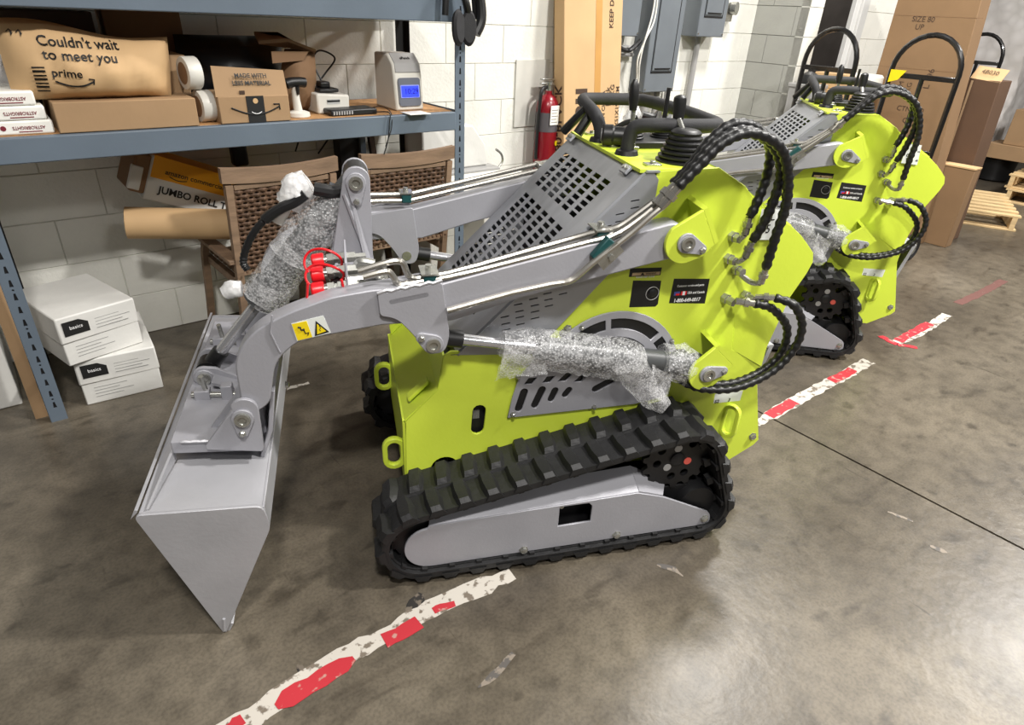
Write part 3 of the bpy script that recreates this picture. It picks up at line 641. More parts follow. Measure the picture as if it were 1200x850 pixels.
text('80-BLACK', .09, LM @ TR((-.2365, .72, -.055)) @ frame((0, 0, 0), (0, 1, 0), (0, 0, 1)), KINK, t, 'print', 'LEFT', 1, .02)

# ------------------------------------------------------------------ electrical panels
def epanel(x0, x1, z0, z1, y0, label, door=True):
    t = thing('electrical_panel', label, 'electrical panel', ((x0 + x1) / 2, 3.34, z0), 0, 'grey electrical boxes on the wall')
    w = (x1 - x0) / 2; h = z1 - z0; d = 3.34 - y0
    MB().box((-w, -d, 0), (w, 0, h)).build('box', PANEL, t, bevel=.006)
    if door:
        MB().box((-w * .62, -d - .006, .14), (w * .62, -d, h - .1)).build('door', PANEL, t, bevel=.003)
        fr = MB()
        for a, b in (((-w * .68, -d - .003, .125), (w * .68, -d, .135)), ((-w * .68, -d - .003, .125), (-w * .65, -d, h - .08)), ((w * .65, -d - .003, .125), (w * .68, -d, h - .08))): fr.box(a, b)
        fr.build('door_gap', DARK, t)
        MB().box((-w * .5, -d - .012, .15), (w * .5, -d - .006, .158)).build('latch', DARK, t)
    for sx in (-.9, .9): MB().cyl((sx * w, -d, .02), (sx * w, -d - .004, .02), .006).build('screw', ZINC, t)
    return t
epanel(3.42, 3.64, 1.385, 1.9, 3.22, 'narrow grey wall box beside the leaning kraft carton', False)
epanel(3.74, 4.07, 1.035, 1.95, 3.20, 'tall grey breaker panel with door above the loader handlebar')
epanel(4.24, 4.56, 1.395, 1.95, 3.20, 'grey disconnect box with door right of the tall breaker panel')
t = thing('wall_outlet_box', 'small metal outlet box with round fitting beside the disconnect box', 'outlet box', (4.70, 3.34, 1.5))
MB().box((-.05, -.06, 0), (.05, 0, .13)).build('box', ZINC, t, bevel=.005)
MB().cyl((.02, -.06, .09), (.03, -.1, .09), .045).build('fitting', ZINC, t)
o = MB().tube([(4.40, 3.30, 1.395), (4.39, 3.30, 0)], .022, 12).build('conduit', GREYP); tag(o, 'painted grey conduit running down the wall under the disconnect box', 'conduit')
o = MB().tube(smoothpath([(4.06, 3.3, 1.18), (4.13, 3.3, 1.16), (4.16, 3.3, 1.08), (4.14, 3.3, .9)]), .012, 8).tube(smoothpath([(4.06, 3.3, 1.15), (4.11, 3.3, 1.1), (4.12, 3.3, .95)]), .012, 8).build('flexible_conduit', GREYP); tag(o, 'curved flexible conduit at the lower right of the breaker panel', 'conduit')
o = MB().tube([(3.1, 3.3, 1.315), (3.72, 3.3, 1.315)], .014, 8).tube(smoothpath([(3.7, 3.3, 1.27), (3.55, 3.3, 1.26), (3.42, 3.3, 1.2), (3.36, 3.3, 1.12)]), .012, 8).build('side_conduit', GREYP); tag(o, 'horizontal conduits between the leaning carton and breaker panel', 'conduit')
o = MB().tube(smoothpath([(3.69, 3.17, 1.75), (3.70, 3.17, 1.55), (3.66, 3.17, 1.38), (3.62, 3.18, 1.25), (3.66, 3.2, 1.12), (3.63, 3.2, 1.0), (3.62, 3.2, .9)]), .006, 7).tube(smoothpath([(3.71, 3.165, 1.75), (3.72, 3.165, 1.5), (3.65, 3.165, 1.36), (3.64, 3.175, 1.22), (3.68, 3.2, 1.1), (3.65, 3.2, .95)]), .005, 7).build('white_cables', PAPER); tag(o, 'pair of white cables hanging along the breaker panel left edge', 'cable')
o = MB().tube(smoothpath([(3.46, 3.26, 1.385), (3.5, 3.25, 1.32), (3.6, 3.25, 1.3), (3.7, 3.25, 1.36)]), .016, 8).build('black_cable', BLACK); tag(o, 'short black cable under the narrow grey wall box', 'cable')
m = MB().tube([(3.86, 3.27, 1.035), (3.86, 3.27, .1)], .03, 12).tube([(3.98, 3.27, 1.035), (3.98, 3.27, .1)], .022, 12).build('panel_conduit', GREYP); tag(m, 'pair of vertical conduits under the tall breaker panel', 'conduit')

# ------------------------------------------------------------------ right background
t = thing('trash_bin', 'tall grey bin in the wall corner behind the first hand truck', 'bin', (5.13, 2.75, 0))
MB().hexa([(-.08, -.09, 0), (.08, -.09, 0), (.08, .07, 0), (-.08, .07, 0), (-.10, -.11, 1.09), (.10, -.11, 1.09), (.10, .10, 1.09), (-.10, .10, 1.09)]).build('bin_body', GREYP, t, bevel=.015)
MB().box((-.105, -.115, 1.08), (.105, .105, 1.11)).build('rim', GREYP, t, bevel=.006)
MB().lathe([(.08, 0), (.08, .02), (.06, .07), (.02, .09)], (0, 0, 1.105), (0, 0, 1), 16).build('bag_top', BLACK, t)
def handtruck(loc, rz, label, w=.19, h=1.5):
    t = thing('hand_truck', label, 'hand truck', loc, rz, 'black steel hand trucks')
    P = [(0, -w, .12), (0, -w, h - .32)] + [(0, -w * math.cos(a), h - .24 + .22 * math.sin(a)) for a in [PI * i / 14 for i in range(15)]] + [(0, w, h - .32), (0, w, .12)]
    MB().tube(P, .017, 10).build('frame_tube', TRUCK, t)
    for z in (.32, .78, h - .27): MB().box((-.014, -w, z - .016), (.014, w, z + .016)).build('cross_bar', TRUCK, t, bevel=.003)
    MB().tube([(0, 0, .2), (0, 0, h - .27)], .016, 8).build('center_bar', TRUCK, t)
    MB().box((-.2, -w - .03, .02), (.0, w + .03, .03)).build('toe_plate', TRUCK, t)
    for s in (-1, 1):
        b = MB(); R = .1; ring = [(.1 + R * math.cos(a) * .75, s * (w + .05), .125 + R * math.sin(a) * .75) for a in [2 * PI * i / 20 for i in range(20)]]
        b.tube(ring, .03, 8, closed=True).build('wheel', RUBBER, t); MB().cyl((.1, s * (w + .03), .125), (.1, s * (w + .07), .125), .05).build('hub', ZINC, t)
    MB().tube([(.1, -w - .05, .125), (.1, w + .05, .125)], .01, 8).build('axle', ZINC, t)
    return t
handtruck((4.80, 2.455, 0), 0.0, 'black arched hand truck standing before the doorway', .186, 1.512)
k = handtruck((5.0, 1.90, 0), .0, 'black arched hand truck against the large brown carton', .21, 1.507)
MB().prism([(-.03, .10, 1.27), (-.03, .2, 1.27), (-.03, .2, 1.19), (-.03, .14, 1.21)], (.002, 0, 0)).build('yellow_tag', YELL, k)
handtruck((7.95, 2.57, 0), .0, 'black hand truck half hidden behind the narrow brown carton', .2, 1.53)
# large leaning carton
t = thing('large_carton', 'very tall flat brown carton standing behind the second hand truck', 'box', (5.68, 2.2, 0))
MB().hexa([(-.08, -.42, 0), (.10, -.42, 0), (.10, .265, 0), (-.08, .265, 0), (-.08, -.262, 1.95), (.10, -.262, 1.95), (.10, .272, 1.95), (-.08, .272, 1.95)]).build('carton_body', CARDM, t, bevel=.004)
FX = lambda y, z: TR((-.0815, y, z)) @ frame((0, 0, 0), (0, -1, 0), (0, 0, 1))
for z in (1.255, 1.60): MB().box((-.0812, -.33, z), (-.0805, .26, z + .003)).build('crease', CARDD, t)
def ct(s, y, z, size, rot=0): return text(s, size, FX(y, z) @ Matrix.Rotation(rot, 4, 'Z'), KINK, t, 'print')
ct('SIZE 80', .05, 1.58, .05); ct('UP', .06, 1.53, .05); ct('L 196', -.12, 1.2, .06, PI / 2); ct('CM', .06, 1.13, .05, PI / 2); ct('KG', .0, 1.13, .05, PI / 2); ct('CTN NO', -.06, .98, .05); ct('QTY', -.08, .9, .05)
t = thing('narrow_carton', 'narrow brown carton standing right of the very tall carton', 'box', (6.06, 1.845, 0))
MB().hexa([(-.1, -.17, 0), (.15, -.17, 0), (.15, .14, 0), (-.1, .14, 0), (-.1, -.115, 1.21), (.15, -.115, 1.21), (.15, .10, 1.21), (-.1, .10, 1.21)]).build('carton_body', CARDN, t, bevel=.004)
MB().prism([(-.101, -.115, 1.2), (-.101, .09, 1.215), (-.03, .08, 1.30), (-.03, -.125, 1.285)], (.006, 0, 0)).build('top_flap', CARDL, t)
text('4B030', .045, frame((-.068, -.02, 1.262), (0, -1, -.07), (.7, 0, .85)), KINK, t, 'print')
MB().prism([(-.102, .03, .0), (-.102, .04, 0), (-.102, .075, 1.2), (-.102, .06, 1.2)], (.001, 0, 0)).build('tape_strip', mat('clear_tape', srgb(176, 150, 120), .3), t)
t = thing('low_carton', 'low brown carton with open top edge behind the rear loader', 'box', (5.86, 1.83, 0))
MB().box((-.06, -.205, 0), (.06, .35, .61)).build('carton_body', CARDM, t, bevel=.004)
MB().box((-.065, -.208, .605), (.068, .352, .618)).build('top_edge', CARDL, t, bevel=.002)
# stacked cartons before the doorway
for (a, b, l) in (((5.25, 2.35, .0), (5.5, 2.82, .75), 'lower pale carton stacked before the doorway'), ((5.27, 2.38, .752), (5.5, 2.80, 1.08), 'middle pale carton stacked before the doorway'), ((5.29, 2.52, 1.082), (5.5, 2.80, 1.19), 'top pale carton stacked before the doorway')):
    o = MB().box(a, b).build('pale_carton', CARDL, bevel=.005); tag(o, l, 'box', 'pale cartons before the doorway')
o = MB().lathe([(.10, 0), (.115, .01), (.115, .10), (.10, .115)], (5.45, 2.46, 1.083), (0, 0, 1), 20).build('paper_roll', PAPER); tag(o, 'white paper roll standing on the pale cartons before the doorway', 'roll')
t = thing('clutter_carton', 'dark brown carton with mixed items inside the dim doorway', 'box', (6.0, 3.5, 0))
MB().box((-.3, -.1, 0), (.2, .2, 1.1)).build('carton_body', CARDD, t, bevel=.004)
MB().prism([(-.2, -.12, 1.1), (-.05, -.12, 1.1), (.02, -.1, 1.35), (-.08, -.1, 1.38)], (0, .05, 0)).build('open_flap', CARD, t)
for (y, z, c) in ((.02, 1.15, BLACK), (.1, 1.18, DARK), (-.05, 1.12, BLACK)): MB().box((-.25 + y, -.09, z - .05), (-.12 + y * 2, .1, z + .07)).build('packed_item', c, t, bevel=.01)
# wrapped pallet load
t = thing('wrapped_pallet_load', 'tall pallet load in clear stretch film right of the narrow carton', 'pallet load', (9.9, 3.05, 0))
for k in range(3):
    for j in range(4): MB().box((-.5 + .001, -.44 + k * .3, .13 + j * .5), (.45, -.44 + k * .3 + .295, .13 + j * .5 + .495)).build('carton', mat('tan%d' % (k * 4 + j), srgb(170 - 8 * j, 144 - 6 * k, 118), .8), t, bevel=.004)
b = MB(); rr = random.Random(5); V = []; n = 0
ringp = [(-.52, -.47)] + [(-.52, -.47 + .95 * i / 10) for i in range(1, 10)] + [(-.52, .48), (.47, .48), (.47, -.47)] + [(.47 - .99 * i / 8, -.47) for i in range(1, 8)]
for j in range(22):
    for (x, y) in ringp: V.append((x + rr.uniform(-.02, .02), y + rr.uniform(-.02, .02), .1 + j * .1))
n = len(ringp)
b.add(V, [(j * n + i, j * n + (i + 1) % n, (j + 1) * n + (i + 1) % n, (j + 1) * n + i) for j in range(21) for i in range(n)])
b.build('stretch_film', FILM, t, ang=80)
def pallet(loc, rz, label, par=None):
    t = thing('pallet', label, 'pallet', loc, rz, 'wooden pallets on the floor')
    for k in range(7): MB().box((-.5 + k * .155, -.6, .118), (-.425 + k * .155, .6, .135)).build('deck_board', PALLET, t, bevel=.002)
    for y in (-.56, 0, .56): MB().box((-.5, y - .02, .018), (.52, y + .02, .117)).build('stringer', PALLET, t, bevel=.002)
    for k in range(3): MB().box((-.5 + k * .465, -.6, .0), (-.41 + k * .465, .6, .017)).build('bottom_board', PALLET, t, bevel=.002)
    return t
pallet((7.12, 2.21, 0), .41, 'empty wooden pallet lying on the floor beside the low carton')
pallet((8.67, 1.40, 0), .1, 'lower wooden pallet of the pile at far right')
pallet((8.68, 1.41, .137), .06, 'upper wooden pallet of the pile at far right')
o = MB().lathe([(.15, 0), (.18, .02), (.2, .25), (.18, .27)], (9.3, 2.42, 0), (0, 0, 1), 24).build('black_tub', BLACK); tag(o, 'round black tub on the floor left of the pallet pile', 'tub')
for a, b, l in (((9.0, 2.02, .275), (9.45, 2.52, .43), 'flat brown carton lying on the black tub behind the pallet pile'), ((9.05, 1.98, .432), (9.42, 2.38, .80), 'upper brown carton stacked behind the pallet pile at far right'), ((8.35, 1.5, .275), (8.8, 1.9, .50), 'brown carton on top of the far right pallet pile')):
    o = MB().box(a, b).build('brown_carton', CARD, bevel=.005); tag(o, l, 'box', 'brown cartons at the far right')

# ================================================================== mini track loader (x to the rear, y away, z up)
YC = .49
LD = thing('track_loader', 'lime green mini track loader in front with grey bucket and red hose caps', 'track loader', (0.681, 1.157, 0), math.radians(-24.45), 'lime green mini track loaders')
def pin(x, z, y, ang, L=.05, far=False, m=GRAY):
    """teardrop keeper plate with a socket pin head and a small bolt, facing -y"""
    s = -1 if not far else 1
    dx, dz = math.cos(math.radians(ang)) * L, math.sin(math.radians(ang)) * L
    d = ang; P = arc(x, z, .027, d + 70, d + 290, 12) + arc(x + dx, z + dz, .014, d - 75, d + 75, 8)
    k = MB().xz(P, y + s * .008, y).build('pin_plate', m, LD, bevel=.0015)
    MB().lathe([(.019, 0), (.019, .008), (.011, .008), (.010, .002)], (x, y + s * .008, z), (0, s, 0), 18).build('pin_head', ZINC, k)
    MB().lathe([(.009, 0), (.009, .006), (.006, .009)], (x + dx, y + s * .008, z + dz), (0, s, 0), 6).build('bolt', ZINC, k)
    return k
def bolt(x, z, y, r=.01, par=None, ax=(0, -1, 0)):
    return MB().lathe([(r * 1.35, 0), (r * 1.35, .002), (r, .002), (r, .009), (r * .7, .011)], (x, y, z), ax, 6).build('bolt', ZINC, par or LD)
# ---------------- tracks
C1, C2, C3 = (-.005, .142, .12), (.795, .31, .125), (.888, .122, .10)
def hullpath():
    cs = [C1, C2, C3]; P = []
    for i in range(3):
        a, b = cs[i], cs[(i + 1) % 3]; z = cs[i - 1]
        def tang(a, b):
            dx, dz = b[0] - a[0], b[1] - a[1]; D = math.hypot(dx, dz); base = math.atan2(dz, dx); off = math.acos((a[2] - b[2]) / D); return base + off
        a0 = tang(z, a); a1 = tang(a, b)
        while a1 > a0: a1 -= 2 * PI
        n = 14
        P += [(a[0] + a[2] * math.cos(a0 + (a1 - a0) * k / n), a[1] + a[2] * math.sin(a0 + (a1 - a0) * k / n)) for k in range(n + 1)]
    return P
HP = hullpath(); CP = [Vector((x, 0, z)) for x, z in HP] + [Vector((HP[0][0], 0, HP[0][1]))]
PER = sum((b - a).length for a, b in zip(CP, CP[1:]))
NL = 32; PATH = resample(CP, PER / (NL * 4))[:NL * 4]
def tangent(i):
    n = len(PATH); return (PATH[(i + 1) % n] - PATH[i - 1]).normalized()
lugs = {}
def lugmesh(side):
    # near-half lug; local x along travel, y across, z out
    b = MB(); h = .019; w0, w1 = (-.004, .098) if side == 0 else (.102, .204)
    e = (w0, w1)
    def sec(y, hx0, hx1, z0, z1, sh=0): return [(-hx0 + sh, y, z0), (hx0 + sh, y, z0), (hx1 + sh, y, z1), (-hx1 + sh, y, z1)]
    ys = [w0, w0 + .012, (w0 + w1) / 2, w1 - .012, w1]; hs = [.004, h, h * .92, h, .004]; ws = [.027, .025, .029, .025, .027]
    if side == 0: hs[0] = .008
    S_ = [sec(y, w, w * .55, -.004 if i not in (0, 4) else -.012, hh, .006 * (1 if side else -1) * (i - 2) / 2) for i, (y, hh, w) in enumerate(zip(ys, hs, ws))]
    V = [p for q in S_ for p in q]; F = [(i * 4 + k, i * 4 + (k + 1) % 4, i * 4 + 4 + (k + 1) % 4, i * 4 + 4 + k) for i in range(4) for k in range(4)] + [(3, 2, 1, 0), (16, 17, 18, 19)]
    o = b.add(V, F).build('tread_lug', RUBBER, None, ang=25); me = o.data; bpy.data.objects.remove(o); return me
LUG = [lugmesh(0), lugmesh(1)]
def track(y0, mirror):
    n = len(PATH); b = MB(); t = .02
    sec = [(0.0, 0.0), (.095, 0.0), (.098, .006), (.102, .006), (.105, 0.0), (.2, 0.0), (.2, -t), (.185, -t), (.185, -.024), (.015, -.024), (.015, -t), (0.0, -t)]
    for i, p in enumerate(PATH):
        T = tangent(i); N = Vector((-T.z, 0, T.x))
        for y, d in sec: b.v.append(tuple(p + N * d + Vector((0, y0 + y, 0))))
    k = len(sec); b.f = [(i * k + a, i * k + (a + 1) % k, ((i + 1) % n) * k + (a + 1) % k, ((i + 1) % n) * k + a) for i in range(n) for a in range(k)]
    tr = b.build('rubber_track', RUBBER, LD, ang=30)
    g = MB()
    for i in range(0, n, 4):   # inner guide teeth
        p = PATH[i]; T = tangent(i); N = Vector((-T.z, 0, T.x)); M = Matrix(((T.x, 0, N.x, p.x), (0, 1, 0, y0 + .1), (T.z, 0, N.z, p.z), (0, 0, 0, 1)))
        for yy in (-.055, .03): g.box((-.014, yy, -.05), (.014, yy + .025, -.024), M)
        g.box((-.008, -.092, -.03), (.008, .092, -.02), M)
    g.build('guide_teeth', RUBBER, tr)
    for row in (0, 1):
        for i in range(NL):
            j = (i * 4 + (2 if row else 0)) % n; p = PATH[j]; T = tangent(j); N = Vector((-T.z, 0, T.x))
            o = bpy.data.objects.new('tread_lug', LUG[row]); COL.objects.link(o); o.parent = tr
            M = Matrix(((T.x, 0, N.x, p.x), (0, 1, 0, y0), (T.z, 0, N.z, p.z), (0, 0, 0, 1)))
            # right-handed: T x Y = N
            if M.to_3x3().determinant() < 0: M = M @ Matrix.Diagonal((-1, 1, 1, 1))
            o.matrix_local = M
    # running gear: outer cover, wheels, sprocket
    s = -1 if not mirror else 1; yo = y0 + (.022 if not mirror else .178)      # outer face
    yi = y0 + .1
    cover = rnd([(.02, .05), (.905, .05, .01), (.937, .058, .03), (.93, .10, .03), (.745, .196, .02), (.655, .226), (.012, .208), (.010, .200)]) + arc(.014, .125, .074, 98, 266, 14)
    win = [(.404, .134), (.404, .213), (.497, .213), (.508, .200), (.511, .137)]
    cv = cut('track_cover', cover, [win], .006, XZ(yo), GRAY, LD, bev=.001)
    MB().hexa([(.012, yo, .205), (.66, yo, .224), (.655, yo - s * .075, .268), (.03, yo - s * .075, .232), (.012, yo, .209), (.66, yo, .228), (.655, yo - s * .075, .272), (.03, yo - s * .075, .236)]).build('cover_flange', GRAY, LD, bevel=.001)
    MB().hexa([(.66, yo, .226), (.745, yo, .197), (.78, yo - s * .06, .205), (.655, yo - s * .075, .268), (.66, yo, .230), (.745, yo, .201), (.78, yo - s * .06, .209), (.655, yo - s * .075, .272)]).build('rear_flange', GRAY, LD)
    MB().box((.02, yi - .03, .07), (.86, yi + .03, .19)).build('track_beam', DARK, LD, bevel=.004)
    MB().cyl((.42, yi - s * .0, .19), (.42, yo - s * .02, .19), .008).build('tension_rod', ZINC, LD)
    for x, z in ((.30, .060), (.605, .064)): bolt(x, z, yo + s * .004, .011, LD, (0, s, 0))
    bolt(.912, .078, yo + s * .004, .011, LD, (0, s, 0))
    for cx, cz, r in ((C1[0], C1[1], .088), (C3[0], C3[1], .068)): MB().lathe([(r * .5, 0), (r * .95, .004), (r, .02), (r, .10), (r * .95, .116), (r * .5, .12)], (cx, yi - .06, cz), (0, 1, 0), 26).build('idler_wheel', DARK, LD)
    for x in (.16, .32, .48, .64, .76): MB().lathe([(.02, 0), (.034, .003), (.034, .117), (.02, .12)], (x, yi - .06, .06), (0, 1, 0), 16).build('roller', DARK, LD)
    P = []
    for k in range(15):
        a = 360 / 15 * k; P += arc(0, 0, .100, a - 7, a + 1, 2) + arc(0, 0, .116, a + 5, a + 12, 2)
    ys = y0 + (.07 if not mirror else .13)
    sp = cut('sprocket', [(.795 + x, .305 + z) for x, z in P], [circ(.795 + .068 * math.cos(a), .305 + .068 * math.sin(a), .014, 12) for a in [math.radians(q) for q in (48, 148, 190, 262, 300)]], .014, XZ(ys), DARK, LD)
    MB().lathe([(.024, 0), (.024, .012), (.016, .016), (.008, .018)], (.795, ys, .305), (0, s, 0), 20).build('hub', DARK, sp)
    MB().cyl((.795, ys, .305), (.795, y0 + (.2 if not mirror else 0), .305), .05).build('drive_motor', DARK, sp)
    if not mirror:
        for a, r, m in ((-20, .040, mat('red_spot', srgb(216, 92, 80), .5)), (95, .040, GREYP), (225, .042, GREYP)):
            q = (.795 + r * math.cos(math.radians(a)) * 1.0, ys - .0075, .305 + r * math.sin(math.radians(a)))
            MB().lathe([(.013, 0), (.013, .0015)], q, (0, -1, 0), 16).build('round_sticker', m, sp)
track(0, False); track(.78, True)
MB().box((.05, .2, .10), (.9, .78, .2)).build('undercarriage', DARK, LD)

# ---------------- hull
YN, YF = .207, .773
body = [(-.034, .19), (-.026, .45), (.07, .548), (.085, .655), (.105, .668), (.342, .650), (.645, .995), (.645, 1.155), (.827, 1.163), (.916, 1.114), (.945, 1.086), (.965, .80), (1.0, .60), (1.121, .53), (1.121, .484), (1.195, .225), (1.18, .205), (1.08, .14), (.05, .14)]
hole_slot = slot((.186, .398), (.190, .462), .020); hole_circ = circ(.086, .262, .043, 20)
keyhole = [(.624, .770), (.707, .767), (.714, .775), (.712, .848), (.624, .853)]
sp = cut('side_plate', body, [hole_slot, hole_circ], .008, XZ(YN), LIME, LD, bev=.001)
cut('side_plate', body, [hole_slot, hole_circ], .008, XZ(YF), LIME, LD, bev=.001)
def wing(y, s):
    P = [(.945, 1.086), (1.022, 1.031), (1.093, .999), (1.135, .968), (1.162, .943), (1.19, .915), (1.198, .885), (1.188, .85), (1.154, .773), (1.121, .60), (1.121, .53), (1.0, .60), (.965, .80)]
    P = [(x, y + s * .05 * max(0, x - 1.0), z) for x, z in P]
    return MB().prism(P, (0, .008, 0)).build('rear_wing', LIME, LD, bevel=.001)
wing(YN - .004, -1); wing(YF - .004, 1)
MB().box((-.036, YN, .19), (-.028, YF, .45)).build('front_plate', LIME, LD)
MB().prism([(-.034, YN, .447), (.07, YN, .548), (.074, YN, .543), (-.028, YN, .441)], (0, YF - YN, 0)).prism([(.068, YN, .547), (.083, YN, .655), (.089, YN, .655), (.075, YN, .546)], (0, YF - YN, 0)).build('nose_plate', LIME, LD)
MB().prism([(-.01, .255, .478), (.05, .255, .536), (.045, .255, .548), (-.016, .255, .49)], (0, .035, 0)).build('nose_tab', LIME, LD, bevel=.004)
MB().prism([(-.025, .75, .455), (.03, .75, .51), (.02, .75, .535), (-.03, .75, .49)], (0, .018, 0)).build('nose_rib', LIME, LD, bevel=.003)
MB().box((.60, YN, 1.150), (.83, YF, 1.160)).build('top_deck', LIME, LD, bevel=.001)
MB().prism([(.826, YN, 1.162), (.93, YN, 1.102), (.93, YN, 1.094), (.826, YN, 1.154)], (0, YF - YN, 0)).prism([(.93, YN, 1.100), (1.10, YN, .998), (1.10, YN, .99), (.93, YN, 1.092)], (0, YF - YN, 0)).build('rear_deck', LIME, LD)
MB().box((1.0, YN + .01, .2), (1.01, YF - .01, 1.03)).build('rear_panel', LIME, LD)
MB().prism([(1.12, .28, .20), (1.20, .28, .56), (1.215, .28, .56), (1.14, .28, .20)], (0, .42, 0)).prism([(1.02, .28, .545), (1.215, .28, .56), (1.215, .28, .553), (1.02, .28, .538)], (0, .42, 0)).build('rear_guard', GRAY, LD)
MB().box((1.02, .30, .22), (1.12, .68, .54)).build('rear_void', BLACK, LD)
MB().box((.1, YN + .02, .18), (.98, YF - .02, .6)).box((.45, YN + .02, .6), (.98, YF - .02, .95)).build('engine_block', DARK, LD)
MB().cyl((.19, .23, .40), (.19, .26, .40), .02).box((.175, .225, .42), (.195, .235, .45)).build('inner_valve', ZINC, LD)
# tie-down rings
def ring(cx, cz, y, name='tie_ring', r=.035, h=.022, turn=False):
    P = slot((cx, cz - h), (cx, cz + h), r, 8); H = slot((cx, cz - h), (cx, cz + h), r * .55, 8)
    o = cut(name, P, [H], .016, XZ(y), LIME, LD, bev=.002)
    return o
ring(-.062, .300, .26); ring(-.06, .300, .73)
o = cut('tie_ring', slot((0, -.034), (0, .034), .03, 8), [slot((0, -.034), (0, .034), .016, 8)], .014, TR((1.045, .185, .335)) @ frame((0, 0, 0), (.55, -.8, 0), (0, 0, 1)), LIME, LD, bev=.002)
bolt(1.165, .245, YN - .005, .011)
# ---------------- hood
HN, HF = .195, .785
s2 = math.sqrt(.5); P0 = Vector((.12, 0, .66)); SL = .70
def hood_panel():
    Y = [HN + .012, HF - .012]; Sx = [0.0, SL]; holes = []
    cols = [.305 + .0705 * k for k in range(6)]; 
    ys = sorted(set(Y + [c for c in cols] + [c + .046 for c in cols])); rows = [.4905 + .0208 * k for k in range(7)] + [.095 + .0213 * k for k in range(17)]
    ss = sorted(set(Sx + rows + [round(r + .0135, 4) for r in rows]))
    isr = lambda a: any(abs(a - r) < 1e-6 for r in rows); isc = lambda a: any(abs(a - c) < 1e-6 for c in cols)
    b = MB(); n = len(ys); th = .0025; nrm = Vector((-s2, 0, s2))
    for off in (0, -th):
        for s_ in ss:
            for y in ys: b.v.append(tuple(P0 + Vector((s_ * s2, y, s_ * s2)) + nrm * off))
    m = len(ss) * n; solid = {}
    for i in range(len(ss) - 1):
        for j in range(n - 1): solid[i, j] = not (isr(ss[i]) and isc(ys[j]))
    for (i, j), v in solid.items():
        q = (i * n + j, i * n + j + 1, (i + 1) * n + j + 1, (i + 1) * n + j)
        if v: b.f.append(q); b.f.append(tuple(k + m for k in q[::-1]))
        else:
            for a, c in zip(q, q[1:] + q[:1]): b.f.append((a, c, c + m, a + m))
    return b.build('hood_grille', GALV, LD, smooth=False)
hood_panel()
# rounded side edges of hood, then slotted sides
slots = []
for x, z in ((.254, .766), (.258, .745), (.26, .726), (.295, .78), (.297, .762), (.3, .74), (.303, .722), (.338, .795), (.34, .776), (.341, .756), (.29, .801), (.333, .815), (.372, .829), (.376, .81), (.379, .791), (.417, .825), (.594, 1.08), (.596, 1.061), (.597, 1.04), (.556, 1.045), (.557, 1.025), (.524, 1.013), (.53, .99)):
    slots.append([(x - .012, z - .003), (x + .012, z + .001), (x + .012, z + .005), (x - .012, z + .001)])
side = [(.105, .655), (.342, .640), (.648, .995), (.652, 1.14), (.618, 1.152), (.60, 1.135), (.12, .655)]
side = [(.105, .66), (.342, .643), (.648, .995), (.652, 1.135), (.632, 1.158), (.617, 1.150), (.125, .66)]
for y, far in ((HN + .004, 0), (HF - .004, 1)):
    cut('hood_side', side, slots, .003, XZ(y), GALV, LD)
for y0, y1 in ((HN + .003, HN + .013), (HF - .013, HF - .003)):
    a = P0 + Vector((0, 0, 0)); e = P0 + Vector((SL * s2, 0, SL * s2)); d = .006
    c0, c1 = (y0, y1) if y0 < .5 else (y1, y0)
    MB().add([(a.x + d, c0, a.z - d), (a.x, c1, a.z), (e.x, c1, e.z), (e.x + d, c0, e.z - d)], [(0, 1, 2, 3)]).build('hood_edge', GALV, LD)
MB().prism([(.614, HN, 1.153), (.652, HN, 1.153), (.652, HN, 1.158), (.618, HN, 1.158)], (0, HF - HN, 0)).build('hood_hem', GALV, LD)
MB().box((.12, .22, .60), (.40, .76, .655)).prism([(.30, .24, .66), (.62, .24, .98), (.62, .24, .66)], (0, .5, 0)).build('engine_bay', DARK, LD)
for y in (.255, .72):
    k = MB().hexa([(.585, y, 1.133), (.603, y, 1.151), (.603, y + .045, 1.151), (.585, y + .045, 1.133), (.579, y + .004, 1.139), (.597, y + .004, 1.157), (.597, y + .041, 1.157), (.579, y + .041, 1.139)]).build('latch', GALV, LD, bevel=.002)
    for dy in (.012, .032): MB().lathe([(.007, 0), (.006, .004)], (.590, y + dy, 1.150), (-1, 0, 1), 8).build('rivet', ZINC, k)
for y in (.235, .70): MB().box((.632, y, 1.160), (.675, y + .03, 1.166)).cyl((.655, y + .015, 1.166), (.655, y + .015, 1.172), .008).build('hinge', ZINC, LD, bevel=.001)
for x, z in ((.43, .735), (.418, .722)): bolt(x + .012, z - .02, YN - .004, .010)
# ---------------- fan and side vents on the near plate
FC = (.59, .541); pv = .1955
outline = [(.275, .433), (.286, .50), (.303, .566)] + [(.34, .615), (.39, .66)] + arc(FC[0], FC[1], .222, 142, 8, 18) + [(.805, .52), (.79, .455), (.687, .437)]
H = []
def aslot(r0, r1, a0, a1, n=8): return arc(FC[0], FC[1], r1, a0, a1, n) + arc(FC[0], FC[1], r0, a1, a0, n)
for r0, r1 in ((.167, .20), (.112, .141)):
    for a0, a1 in ((137, 101), (96, 46), (41, 2)): H.append(aslot(r0, r1, a0, a1))
H.append(aslot(.03, .088, 170, 10))
def bar(a, b, r): return slot(a, b, r, 5)
for a, b, r in (((.308, .463), (.322, .520), .012), ((.358, .470), (.377, .522), .012), ((.408, .486), (.418, .515), .011), ((.452, .497), (.462, .512), .011)): H.append(bar(a, b, r))
for a, b in (((.332, .545), (.344, .566)), ((.388, .545), (.40, .566)), ((.436, .545), (.458, .572)), ((.486, .538), (.512, .565))): H.append([(a[0] - .013, a[1]), (a[0] + .013, a[1]), (b[0] + .015, b[1]), (b[0] - .011, b[1])])
H.append(bar((.548, .507), (.598, .533), .012)); H.append(circ(.68, .508, .009, 8))
